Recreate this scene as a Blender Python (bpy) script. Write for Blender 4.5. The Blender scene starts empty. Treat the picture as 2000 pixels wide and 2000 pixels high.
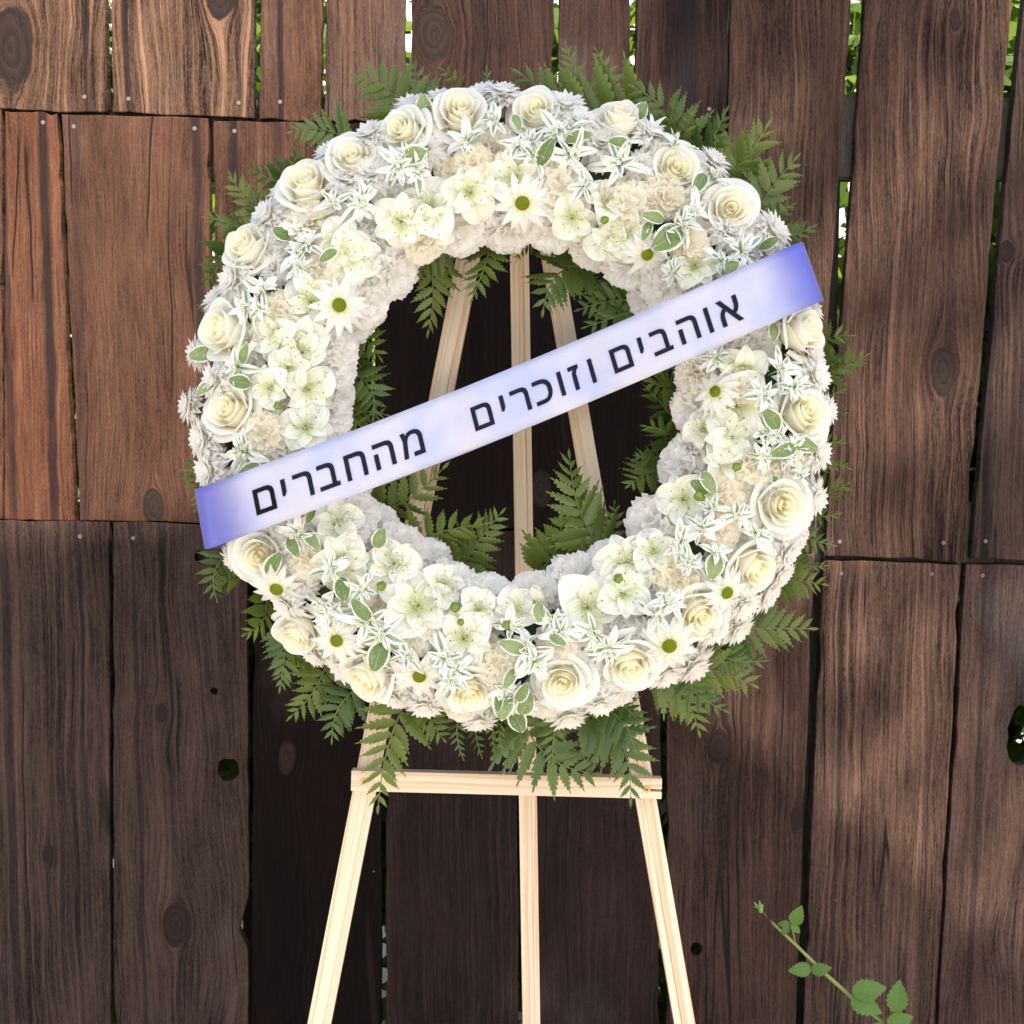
import bpy, bmesh, math, random
from mathutils import Vector, Matrix, Quaternion

random.seed(7)
SC = bpy.context.scene
COL = SC.collection
R = math.radians

# ------------------------------------------------------------------ camera
F = 3078.0                     # focal length in photo pixels (photo is 2000 wide)
PITCH = R(6.0)
CAM = Vector((0.0, 0.0, 1.2))
RT = Vector((1, 0, 0))
FW = Vector((0, math.cos(PITCH), -math.sin(PITCH)))
UP = Vector((0, math.sin(PITCH), math.cos(PITCH)))
TW = -FW
cd = bpy.data.cameras.new('camera')
cam = bpy.data.objects.new('camera', cd)
COL.objects.link(cam)
cam.location = CAM
cam.rotation_euler = (math.pi / 2 - PITCH, 0, 0)
cd.sensor_width = 36.0
cd.lens = 36.0 * F / 2000.0
cd.clip_start = 0.05
cd.clip_end = 500
cd.dof.use_dof = True
cd.dof.focus_distance = 1.56
cd.dof.aperture_fstop = 24.0
SC.camera = cam

# ------------------------------------------------------------------ light
SUN_EL, SUN_AZ = R(48), R(158)          # azimuth clockwise from +Y
world = bpy.data.worlds.new('World')
SC.world = world
world.use_nodes = True
wn = world.node_tree
wn.nodes.clear()
sky = wn.nodes.new('ShaderNodeTexSky')
sky.sky_type = 'NISHITA'
sky.sun_disc = False
sky.sun_elevation = SUN_EL
sky.sun_rotation = SUN_AZ
sky.air_density = 1.0
sky.dust_density = 2.5
sky.ozone_density = 0.6
bg = wn.nodes.new('ShaderNodeBackground')
bg.inputs['Strength'].default_value = 0.105
wo = wn.nodes.new('ShaderNodeOutputWorld')
wn.links.new(sky.outputs[0], bg.inputs['Color'])
wn.links.new(bg.outputs[0], wo.inputs['Surface'])
sd = bpy.data.lights.new('sun', 'SUN')
sd.energy = 5.0
sd.angle = R(0.5)
sd.color = (1.0, 0.90, 0.76)
sun = bpy.data.objects.new('sun', sd)
COL.objects.link(sun)
SUN_DIR = Vector((math.sin(SUN_AZ) * math.cos(SUN_EL), math.cos(SUN_AZ) * math.cos(SUN_EL), math.sin(SUN_EL)))
sun.rotation_euler = SUN_DIR.to_track_quat('Z', 'Y').to_euler()
sun.location = SUN_DIR * 10

SC.render.engine = 'CYCLES'
SC.view_settings.view_transform = 'Standard'
SC.view_settings.look = 'None'
SC.view_settings.exposure = 1.52
SC.view_settings.gamma = 1.0
SC.view_settings.use_curve_mapping = False
SC.cycles.max_bounces = 12
SC.cycles.diffuse_bounces = 9
SC.cycles.transmission_bounces = 8
SC.cycles.use_denoising = True

# ------------------------------------------------------------------ geometry of the place
FENCE_Y = 2.05          # front face of the fence
WD = 1.62               # distance of the wreath's plane (it leans back with the easel, square to the view)
WCX, WCY = 1000.0, 795.0
KPX = WD / F            # metres per photo pixel on the wreath plane
RING_R, TUBE_R = 467 * KPX, 157 * KPX


def ray(px, py):
    return FW + RT * ((px - 1000.0) / F) - UP * ((py - 1000.0) / F)


def at(px, py, depth):
    return CAM + ray(px, py) * depth


def on_fence(px, py, y=FENCE_Y):
    d = ray(px, py)
    return CAM + d * (y / d.y)


# ------------------------------------------------------------------ small helpers
def link(o, parent=None):
    COL.objects.link(o)
    if parent is not None:
        o.parent = parent
    return o


def empty(name, loc, label=None, cat=None, group=None):
    o = bpy.data.objects.new(name, None)
    o.empty_display_size = 0.05
    o.location = loc
    link(o)
    tag(o, label, cat, group)
    return o


def tag(o, label=None, cat=None, group=None, kind=None):
    if label: o['label'] = label
    if cat: o['category'] = cat
    if group: o['group'] = group
    if kind: o['kind'] = kind
    return o


class MB:
    """collects vertices, faces and uvs of one mesh"""

    def __init__(self):
        self.v, self.f, self.uv, self.mi = [], [], [], []

    def grid(self, fn, nu, nv, mat=0):
        """fn(u, v) -> point; u in [-1, 1], v in [0, 1]"""
        b = len(self.v)
        for j in range(nv + 1):
            for i in range(nu + 1):
                u, v = -1 + 2 * i / nu, j / nv
                self.v.append(tuple(fn(u, v)))
                self.uv.append((u * .5 + .5, v))
        for j in range(nv):
            for i in range(nu):
                a = b + j * (nu + 1) + i
                self.f.append((a, a + 1, a + nu + 2, a + nu + 1))
                self.mi.append(mat)
        return self

    def poly(self, pts, uvs=None, mat=0):
        b = len(self.v)
        for i, p in enumerate(pts):
            self.v.append(tuple(p))
            self.uv.append(uvs[i] if uvs else (.5, .5))
        self.f.append(tuple(range(b, b + len(pts))))
        self.mi.append(mat)
        return self

    def tube(self, pts, r0, r1, n=6, mat=0, cap=True):
        b = len(self.v)
        m = len(pts)
        for k, p in enumerate(pts):
            p = Vector(p)
            t = (Vector(pts[min(k + 1, m - 1)]) - Vector(pts[max(k - 1, 0)])).normalized()
            a = t.orthogonal().normalized()
            c = t.cross(a)
            r = r0 + (r1 - r0) * k / max(m - 1, 1)
            for i in range(n):
                w = 2 * math.pi * i / n
                self.v.append(tuple(p + (a * math.cos(w) + c * math.sin(w)) * r))
                self.uv.append((i / n, k / max(m - 1, 1)))
        for k in range(m - 1):
            for i in range(n):
                j = (i + 1) % n
                self.f.append((b + k * n + i, b + k * n + j, b + (k + 1) * n + j, b + (k + 1) * n + i))
                self.mi.append(mat)
        if cap:
            self.f.append(tuple(b + i for i in range(n))[::-1]); self.mi.append(mat)
            self.f.append(tuple(b + (m - 1) * n + i for i in range(n))); self.mi.append(mat)
        return self

    def ball(self, c, rx, ry=None, rz=None, nu=8, nv=6, mat=0):
        ry = ry or rx; rz = rz or rx
        c = Vector(c)
        b = len(self.v)
        for j in range(nv + 1):
            for i in range(nu):
                th, ph = math.pi * j / nv, 2 * math.pi * i / nu
                self.v.append((c.x + rx * math.sin(th) * math.cos(ph), c.y + ry * math.sin(th) * math.sin(ph), c.z - rz * math.cos(th)))
                self.uv.append((i / nu, j / nv))
        for j in range(nv):
            for i in range(nu):
                k = (i + 1) % nu
                self.f.append((b + j * nu + i, b + j * nu + k, b + (j + 1) * nu + k, b + (j + 1) * nu + i))
                self.mi.append(mat)
        return self

    def mesh(self, name, mats, smooth=True):
        me = bpy.data.meshes.new(name)
        me.from_pydata(self.v, [], self.f)
        ul = me.uv_layers.new(name='uv')
        flat = []
        for l in me.loops:
            flat.extend(self.uv[l.vertex_index])
        ul.data.foreach_set('uv', flat)
        for m in (mats if isinstance(mats, (list, tuple)) else [mats]):
            me.materials.append(m)
        me.polygons.foreach_set('material_index', self.mi)
        me.polygons.foreach_set('use_smooth', [smooth] * len(me.polygons))
        me.update()
        return me

    def obj(self, name, mats, parent=None, smooth=True):
        return link(bpy.data.objects.new(name, self.mesh(name, mats, smooth)), parent)


def inst(name, me, parent, loc=(0, 0, 0), rot=None, scale=1.0):
    o = bpy.data.objects.new(name, me)
    o.location = loc
    if rot is not None:
        o.rotation_mode = 'QUATERNION'
        o.rotation_quaternion = rot
    o.scale = (scale, scale, scale) if not isinstance(scale, tuple) else scale
    return link(o, parent)


# ------------------------------------------------------------------ materials
def new_mat(name):
    m = bpy.data.materials.new(name)
    m.use_nodes = True
    nt = m.node_tree
    nt.nodes.clear()
    return m, nt


class NT:
    """terse node building"""

    def __init__(self, nt):
        self.nt = nt

    def n(self, t, **kw):
        nd = self.nt.nodes.new(t)
        for k, v in kw.items():
            setattr(nd, k, v)
        return nd

    def put(self, sock, v):
        if isinstance(v, bpy.types.NodeSocket):
            self.nt.links.new(v, sock)
        else:
            sock.default_value = v

    def m(self, op, a, b=None, c=None, clamp=False):
        nd = self.n('ShaderNodeMath', operation=op, use_clamp=clamp)
        self.put(nd.inputs[0], a)
        if b is not None: self.put(nd.inputs[1], b)
        if c is not None: self.put(nd.inputs[2], c)
        return nd.outputs[0]

    def mix(self, f, a, b, blend='MIX'):
        nd = self.n('ShaderNodeMix', data_type='RGBA', blend_type=blend)
        self.put(nd.inputs[0], f); self.put(nd.inputs[6], a); self.put(nd.inputs[7], b)
        return nd.outputs[2]

    def step(self, x, a, b):
        nd = self.n('ShaderNodeMapRange', interpolation_type='SMOOTHSTEP', clamp=True)
        self.put(nd.inputs[0], x); self.put(nd.inputs[1], a); self.put(nd.inputs[2], b)
        return nd.outputs[0]

    def comb(self, x, y, z):
        nd = self.n('ShaderNodeCombineXYZ')
        self.put(nd.inputs[0], x); self.put(nd.inputs[1], y); self.put(nd.inputs[2], z)
        return nd.outputs[0]

    def noise(self, vec, scale, detail=3, rough=.55, dist=0):
        nd = self.n('ShaderNodeTexNoise')
        self.put(nd.inputs['Vector'], vec)
        nd.inputs['Scale'].default_value = scale
        nd.inputs['Detail'].default_value = detail
        nd.inputs['Roughness'].default_value = rough
        nd.inputs['Distortion'].default_value = dist
        return nd.outputs['Fac']

    def ramp(self, f, stops):
        nd = self.n('ShaderNodeValToRGB')
        self.put(nd.inputs[0], f)
        el = nd.color_ramp.elements
        while len(el) < len(stops): el.new(.5)
        for e, (p, c) in zip(el, stops):
            e.position = p
            e.color = (*c, 1)
        return nd.outputs[0]

    def attr(self, name, out='Fac', typ='OBJECT'):
        return self.n('ShaderNodeAttribute', attribute_name=name, attribute_type=typ).outputs[out]

    def sep(self, v):
        nd = self.n('ShaderNodeSeparateXYZ')
        self.put(nd.inputs[0], v)
        return nd.outputs

    def principled(self, color, rough=.6, spec=.3, **kw):
        p = self.n('ShaderNodeBsdfPrincipled')
        self.put(p.inputs['Base Color'], color)
        self.put(p.inputs['Roughness'], rough)
        p.inputs['Specular IOR Level'].default_value = spec
        for k, v in kw.items():
            self.put(p.inputs[k], v)
        return p

    def bump(self, h, strength, dist):
        b = self.n('ShaderNodeBump')
        self.put(b.inputs['Height'], h)
        b.inputs['Strength'].default_value = strength
        b.inputs['Distance'].default_value = dist
        return b.outputs[0]

    def out(self, shader):
        o = self.n('ShaderNodeOutputMaterial')
        self.nt.links.new(shader, o.inputs['Surface'])


def rgba(c):
    return (c[0], c[1], c[2], 1)


def plain(name, c, rough=.6, spec=.3, metal=0.0):
    m, nt = new_mat(name)
    k = NT(nt)
    nz = k.noise(k.n('ShaderNodeTexCoord').outputs['Object'], 60, 3)
    col = k.mix(nz, rgba([x * .85 for x in c]), rgba([min(1, x * 1.12) for x in c]))
    k.out(k.principled(col, rough, spec, Metallic=metal).outputs[0])
    return m


def leafy(name, colorfn, trans=.25, rough=.5, spec=.3, bump=None, tcol=None):
    """thin plant tissue: a coat over diffuse with some light coming through"""
    m, nt = new_mat(name)
    k = NT(nt)
    uv = k.sep(k.n('ShaderNodeUVMap', uv_map='uv').outputs[0])
    col = colorfn(k, uv[0], uv[1])
    p = k.principled(col, rough, spec)
    if bump:
        nrm = bump(k, uv[0], uv[1])
        nt.links.new(nrm, p.inputs['Normal'])
    t = k.n('ShaderNodeBsdfTranslucent')
    k.put(t.inputs[0], k.mix(1.0, col, rgba(tcol), 'MULTIPLY') if tcol else col)
    mx = k.n('ShaderNodeMixShader')
    mx.inputs[0].default_value = trans
    nt.links.new(p.outputs[0], mx.inputs[1])
    nt.links.new(t.outputs[0], mx.inputs[2])
    k.out(mx.outputs[0])
    return m


def rnd_(k):
    return k.n('ShaderNodeObjectInfo').outputs['Random']


def c_rose(inner, outer):
    def fn(k, u, v):
        r = rnd_(k)
        a = k.mix(r, rgba(inner), rgba([inner[0], inner[1], inner[2] * 1.12]))
        return k.mix(k.step(v, .25, .95), a, rgba(outer))
    return fn


def c_rose_outer(k, u, v):
    r = rnd_(k)
    base = k.mix(k.step(v, .05, .55), rgba((.93, .91, .74)), rgba((.94, .93, .86)))
    rim = k.mix(r, rgba((.90, .92, .87)), rgba((.93, .93, .87)))
    return k.mix(k.step(v, .45, .9), base, rim)


def b_vein(freq, dist):
    def fn(k, u, v):
        w = k.m('SINE', k.m('MULTIPLY', u, freq))
        return k.bump(w, .35, dist)
    return fn


def c_white(a, b):
    def fn(k, u, v):
        r = rnd_(k)
        t = k.mix(r, rgba(a), rgba(b))
        return k.mix(k.step(v, .0, .5), k.mix(1.0, t, rgba((.95, .96, .80)), 'MULTIPLY'), t)
    return fn


def c_carn(cream):
    def fn(k, u, v):
        r = rnd_(k)
        if cream:
            t = k.mix(r, rgba((.975, .94, .82)), rgba((.97, .95, .88)))
        else:
            t = k.mix(r, rgba((.975, .965, .94)), rgba((.97, .965, .945)))
        return k.mix(k.step(v, .1, .8), k.mix(1.0, t, rgba((1.0, .98, .92)), 'MULTIPLY'), t)
    return fn


def c_lily(k, u, v):
    r = rnd_(k)
    t = k.mix(r, rgba((.90, .92, .85)), rgba((.92, .91, .84)))
    t = k.mix(k.step(v, .55, .0), t, rgba((.74, .78, .46)))
    d = k.m('ABSOLUTE', k.m('SUBTRACT', u, .5))
    mid = k.m('MULTIPLY', k.step(d, .10, .0), .40)
    t = k.mix(mid, t, rgba((.62, .70, .45)))
    vein = k.step(k.m('SINE', k.m('MULTIPLY', u, 52)), .75, 1.0)
    t = k.mix(k.m('MULTIPLY', vein, .13), t, rgba((.60, .66, .47)))
    return t


def c_lily_fleck(k, u, v):
    t = c_lily(k, u, v)
    vec = k.comb(k.m('MULTIPLY', u, 9), k.m('MULTIPLY', v, 7), 0)
    vo = k.n('ShaderNodeTexVoronoi')
    k.put(vo.inputs['Vector'], vec)
    vo.inputs['Scale'].default_value = 1.0
    d = k.step(vo.outputs['Distance'], .17, .1)
    zone = k.m('MULTIPLY', k.step(v, .85, .6), k.step(v, .25, .4))
    return k.mix(k.m('MULTIPLY', k.m('MULTIPLY', d, zone), .55), t, rgba((.30, .25, .20)))


def c_bract(k, u, v):
    d = k.m('ABSOLUTE', k.m('SUBTRACT', u, .5))
    wob = k.m('MULTIPLY', k.m('SUBTRACT', k.noise(k.comb(k.m('MULTIPLY', u, 3), k.m('MULTIPLY', v, 5), rnd_(k)), 1.0, 2), .5), .16)
    d = k.m('ADD', d, wob)
    w = k.m('MULTIPLY', k.step(v, .95, .55), k.m('MULTIPLY_ADD', k.m('POWER', rnd_(k), 2.0), .20, .02))
    g = k.m('MULTIPLY', k.step(k.m('SUBTRACT', d, w), .035, -.02), k.step(v, 1.0, .8))
    wash = k.m('MULTIPLY', k.step(d, .42, .12), k.step(rnd_(k), .25, .85))
    pale = k.mix(k.m('MULTIPLY', wash, .55), rgba((.92, .94, .90)), rgba((.62, .72, .60)))
    return k.mix(g, pale, k.mix(v, rgba((.26, .34, .22)), rgba((.36, .45, .36))))


def c_vleaf(k, u, v):
    d = k.m('ABSOLUTE', k.m('SUBTRACT', u, .5))
    wob = k.m('MULTIPLY', k.m('SUBTRACT', k.noise(k.comb(k.m('MULTIPLY', u, 2), k.m('MULTIPLY', v, 9), rnd_(k)), 1.0, 3), .5), .15)
    edge = k.step(k.m('ADD', d, wob), .36, .48)
    edge = k.m('MAXIMUM', edge, k.step(v, .9, .98))
    r = rnd_(k)
    g = k.mix(r, rgba((.12, .20, .06)), rgba((.27, .35, .15)))
    mid = k.step(d, .03, .0)
    g = k.mix(k.m('MULTIPLY', mid, .5), g, rgba((.45, .52, .30)))
    patch = k.noise(k.comb(k.m('MULTIPLY', u, 4), k.m('MULTIPLY', v, 4), r), 1.4, 2)
    g = k.mix(k.m('MULTIPLY', k.step(patch, .5, .65), .35), g, rgba((.36, .45, .33)))
    return k.mix(edge, g, rgba((.86, .89, .80)))


def c_fern(k, u, v):
    r = rnd_(k)
    g = k.mix(r, rgba((.040, .092, .022)), rgba((.085, .150, .034)))
    tone = k.attr('frond_tone')
    g = k.mix(tone, g, rgba((.14, .19, .04)))
    return k.mix(k.step(v, .5, 1.0), g, k.mix(1.0, g, rgba((1.35, 1.3, 1.1)), 'MULTIPLY'))


def c_shrub(k, u, v):
    geo = k.n('ShaderNodeNewGeometry').outputs['Random Per Island']
    return k.ramp(geo, [(0, (.03, .07, .012)), (.5, (.07, .13, .018)), (1, (.18, .27, .03))])


def c_vine(k, u, v):
    d = k.m('ABSOLUTE', k.m('SUBTRACT', u, .5))
    g = k.mix(rnd_(k), rgba((.065, .16, .022)), rgba((.11, .22, .035)))
    side = k.step(k.m('SINE', k.m('MULTIPLY', k.m('SUBTRACT', v, k.m('MULTIPLY', d, .9)), 42)), .8, 1.0)
    g = k.mix(k.m('MULTIPLY', k.m('MAXIMUM', side, k.step(d, .035, .0)), .35), g, rgba((.17, .26, .07)))
    return g


M = {}
M['rose_bud'] = leafy('cream rose petal', c_rose((.95, .90, .65), (.95, .93, .80)), .42, .5, .25)
M['rose_petal'] = leafy('white rose petal', c_rose_outer, .38, .5, .25)
M['carnation_white'] = leafy('white carnation petal', c_carn(False), .58, .7, .1, b_vein(70, .0004))
M['carnation_cream'] = leafy('cream carnation petal', c_carn(True), .52, .7, .1, b_vein(70, .0004))
M['mum'] = leafy('white chrysanthemum petal', c_white((.97, .97, .95), (.97, .96, .94)), .55, .6, .2, b_vein(26, .0012))
M['lily'] = leafy('white lily petal', c_lily, .28, .45, .3, b_vein(40, .0008))
M['lily_fleck'] = leafy('flecked lily petal', c_lily_fleck, .28, .45, .3, b_vein(40, .0008))
M['stamen'] = plain('stamen', (.62, .66, .38))
M['anther'] = plain('anther', (.24, .22, .18), .8)
M['throat'] = plain('lily throat', (.50, .55, .22))
M['disc'] = plain('daisy disc', (.17, .20, .012), .8, .1)
M['bract'] = leafy('variegated bract', c_bract, .25, .55, .2)
M['vleaf'] = leafy('variegated leaf', c_vleaf, .22, .5, .25)
M['floret'] = plain('floret white', (.92, .94, .88))
M['capsule'] = plain('capsule green', (.42, .50, .24))
M['bud_green'] = plain('bud green', (.16, .24, .03), .45, .35)
M['fern'] = leafy('fern leaf', c_fern, .30, .33, .5, None, (1.5, 1.5, .6))
M['rachis'] = plain('fern stalk', (.13, .17, .05))
M['shrub'] = leafy('shrub leaf', c_shrub, .4, .5, .3, None, (1.6, 1.6, .5))
M['bark'] = plain('bark', (.10, .075, .055), .9)
M['vine_leaf'] = leafy('bramble leaf', c_vine, .3, .45, .4)
M['vine_stem'] = plain('bramble stem', (.20, .25, .07), .5)
M['vine_tip'] = plain('bramble bud', (.15, .26, .07), .7)
M['foam'] = plain('floral foam', (.035, .06, .025), .9, .1)
M['nail'] = plain('nail head', (.13, .105, .10), .6, .3, .2)
M['screw'] = plain('brass screw', (.60, .42, .16), .35, .5, .8)
M['slot'] = plain('screw slot', (.02, .018, .015), .6)
M['wire'] = plain('wire', (.16, .20, .25), .4, .5, .4)
M['ink'] = plain('letter ink', (.008, .010, .026), .6, .1)
M['black_ink'] = plain('black letter ink', (.003, .003, .004), .5, .1)
M['render_wall'] = plain('white wall paint', (.5, .5, .49), .8)


def m_pine():
    m, nt = new_mat('pine')
    k = NT(nt)
    s = k.sep(k.n('ShaderNodeTexCoord').outputs['Object'])
    sd_ = k.m('MULTIPLY', rnd_(k), 13.0)
    warp = k.noise(k.comb(k.m('MULTIPLY', s[0], 8), sd_, k.m('MULTIPLY', s[2], 1.6)), 1.0, 2)
    x = k.m('ADD', k.m('ADD', s[0], k.m('MULTIPLY', s[1], .6)), k.m('MULTIPLY', k.m('SUBTRACT', warp, .5), .03))
    g = k.noise(k.comb(k.m('MULTIPLY', x, 160), sd_, k.m('MULTIPLY', s[2], 1.2)), 1.0, 4, .6)
    f = k.noise(k.comb(k.m('MULTIPLY', x, 900), sd_, k.m('MULTIPLY', s[2], 14)), 1.0, 3)
    c = k.ramp(g, [(.30, (.76, .655, .51)), (.5, (.74, .62, .465)), (.60, (.60, .40, .24)), (.68, (.72, .58, .43))])
    c = k.mix(k.m('MULTIPLY', f, .18), c, rgba((.58, .42, .26)))
    k.out(k.principled(c, .5, .3, Normal=k.bump(k.m('ADD', g, k.m('MULTIPLY', f, .5)), .2, .001)).outputs[0])
    return m


def m_plank():
    """weathered, stained fence board; long grain along local z, bent round up to two knots"""
    m, nt = new_mat('weathered fence board')
    k = NT(nt)
    s = k.sep(k.n('ShaderNodeTexCoord').outputs['Object'])
    x, z = s[0], s[2]
    seed = k.attr('seed')
    wav = k.attr('waviness')
    psi = x
    kmask, kring = None, None
    for nm in ('knot_a', 'knot_b'):
        kv = k.sep(k.attr(nm, 'Vector'))
        dx = k.m('SUBTRACT', x, kv[0])
        dz = k.m('MULTIPLY', k.m('SUBTRACT', z, kv[1]), .55)
        jit = k.noise(k.comb(k.m('MULTIPLY', x, 30), seed, k.m('MULTIPLY', z, 30)), 1.0, 2)
        d = k.m('SQRT', k.m('ADD', k.m('MULTIPLY', dx, dx), k.m('MULTIPLY', dz, dz)))
        d = k.m('ADD', d, k.m('MULTIPLY', k.m('SUBTRACT', jit, .5), k.m('MULTIPLY', kv[2], .8)))
        r = kv[2]
        dc = k.m('MAXIMUM', d, r)
        q = k.m('DIVIDE', k.m('MULTIPLY', r, r), k.m('MULTIPLY', dc, dc))
        psi = k.m('SUBTRACT', psi, k.m('MULTIPLY', dx, q))
        inside = k.step(k.m('DIVIDE', d, r), 1.08, .92)
        ring = k.m('MULTIPLY', k.m('DIVIDE', d, r), inside)
        halo = k.step(k.m('DIVIDE', d, r), 1.9, .9)
        kmask = inside if kmask is None else k.m('MAXIMUM', kmask, inside)
        kring = ring if kring is None else k.m('ADD', kring, ring)
        khalo = halo if nm == 'knot_a' else k.m('MAXIMUM', khalo, halo)
    w1 = k.noise(k.comb(k.m('MULTIPLY', x, 7), seed, k.m('MULTIPLY', z, 2.4)), 1.0, 2)
    w2 = k.noise(k.comb(k.m('MULTIPLY', x, 25), seed, k.m('MULTIPLY', z, 9)), 1.0, 2)
    psi = k.m('ADD', psi, k.m('MULTIPLY', k.m('SUBTRACT', w1, .5), wav))
    psi = k.m('ADD', psi, k.m('MULTIPLY', k.m('SUBTRACT', w2, .5), .008))
    coarse = k.noise(k.comb(k.m('MULTIPLY', psi, 165), seed, k.m('MULTIPLY', z, 1.1)), 1.0, 5, .68)
    fine = k.noise(k.comb(k.m('MULTIPLY', psi, 520), seed, k.m('MULTIPLY', z, 16)), 1.0, 5, .7)
    fibre = k.noise(k.comb(k.m('MULTIPLY', x, 1500), seed, k.m('MULTIPLY', z, 60)), 1.0, 2)
    ridge = k.step(coarse, .40, .66)
    contrast = k.attr('contrast')
    dark = k.attr('tone_dark', 'Vector')
    light = k.attr('tone_light', 'Vector')
    f = k.m('ADD', k.m('MULTIPLY', k.m('MULTIPLY', k.m('SUBTRACT', ridge, .5), contrast), k.m('MULTIPLY_ADD', k.step(w2, .25, .7), .55, .22)), .5, clamp=True)
    f = k.m('ADD', f, k.m('MULTIPLY', k.m('SUBTRACT', fine, .5), 1.5), clamp=True)
    mott = k.noise(k.comb(k.m('MULTIPLY', x, 620), seed, k.m('MULTIPLY', z, 230)), 1.0, 3, .7)
    f = k.m('ADD', f, k.m('MULTIPLY', k.m('SUBTRACT', fibre, .5), .6), clamp=True)
    f = k.m('ADD', f, k.m('MULTIPLY', k.m('SUBTRACT', mott, .5), 1.1), clamp=True)
    f = k.m('MULTIPLY_ADD', k.m('SUBTRACT', f, .5), .80, k.m('MULTIPLY_ADD', k.noise(k.comb(k.m('MULTIPLY', x, 14), k.m('ADD', seed, 9.3), k.m('MULTIPLY', z, 4)), 1.0, 4, .6), .8, .02), clamp=True)
    col = k.mix(f, dark, light)
    # blotches of old stain and weathering
    blot = k.noise(k.comb(k.m('MULTIPLY', x, 9), seed, k.m('MULTIPLY', z, 2.6)), 1.0, 4, .6)
    col = k.mix(k.m('MULTIPLY', k.step(blot, .50, .72), .55), col, k.mix(1.0, col, rgba((.50, .47, .50)), 'MULTIPLY'))
    blot2 = k.noise(k.comb(k.m('MULTIPLY', x, 5), k.m('ADD', seed, 7.7), k.m('MULTIPLY', z, 3.3)), 1.0, 5, .65)
    col = k.mix(k.m('MULTIPLY', k.step(blot2, .52, .75), k.attr('grey')), col, k.mix(f, rgba((.035, .030, .032)), rgba((.13, .108, .102))))
    # iron streaks under the nails
    for nm in ('streak_a', 'streak_b'):
        sv = k.sep(k.attr(nm, 'Vector'))
        dd = k.m('ABSOLUTE', k.m('ADD', k.m('SUBTRACT', x, sv[0]), k.m('MULTIPLY', k.m('SUBTRACT', w2, .5), .012)))
        ms = k.m('MULTIPLY', k.step(dd, sv[1], k.m('MULTIPLY', sv[1], .35)), sv[2])
        ms = k.m('MULTIPLY', ms, k.step(k.noise(k.comb(seed, 0, k.m('MULTIPLY', z, 5)), 1.0, 2), .25, .5))
        col = k.mix(ms, col, rgba((.010, .008, .010)))
    # knots
    rn = k.m('SINE', k.m('ADD', k.m('MULTIPLY', kring, 15), k.m('MULTIPLY', w2, 9)))
    kc = k.mix(k.m('MULTIPLY_ADD', rn, .13, .35), rgba((.008, .006, .006)), rgba((.040, .025, .021)))
    col = k.mix(k.m('MULTIPLY', khalo, .35), col, k.mix(1.0, col, rgba((.55, .48, .46)), 'MULTIPLY'))
    col = k.mix(kmask, col, kc)
    # drying cracks
    cn = k.noise(k.comb(k.m('MULTIPLY', psi, 26), k.m('ADD', seed, 3.1), k.m('MULTIPLY', z, .7)), 1.0, 1)
    crk = k.step(k.m('ABSOLUTE', k.m('SUBTRACT', cn, .5)), .012, .003)
    cm = k.step(k.noise(k.comb(k.m('MULTIPLY', x, 12), k.m('ADD', seed, 5.1), k.m('MULTIPLY', z, 3)), 1.0, 2), .52, .60)
    crk = k.m('MULTIPLY', crk, cm)
    col = k.mix(crk, col, rgba((.012, .009, .008)))
    # pale flecks
    vo = k.n('ShaderNodeTexVoronoi')
    k.put(vo.inputs['Vector'], k.comb(k.m('MULTIPLY', x, 11), seed, k.m('MULTIPLY', z, 11)))
    vo.inputs['Scale'].default_value = 1.0
    col = k.mix(k.m('MULTIPLY', k.step(vo.outputs['Distance'], .022, .008), .5), col, rgba((.45, .42, .40)))
    h = k.m('ADD', k.m('MULTIPLY', ridge, k.m('MULTIPLY', contrast, .9)), k.m('MULTIPLY_ADD', fine, .55, k.m('MULTIPLY', mott, .45)))
    h = k.m('SUBTRACT', h, k.m('MULTIPLY', crk, 1.2))
    h = k.m('SUBTRACT', h, k.m('MULTIPLY', k.m('MULTIPLY', k.m('SUBTRACT', 1.0, k.m('ABSOLUTE', rn)), kmask), .12))
    rough = k.m('MULTIPLY_ADD', fine, .2, .58)
    k.out(k.principled(col, rough, .08, Normal=k.bump(h, .85, .0024)).outputs[0])
    return m


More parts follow.
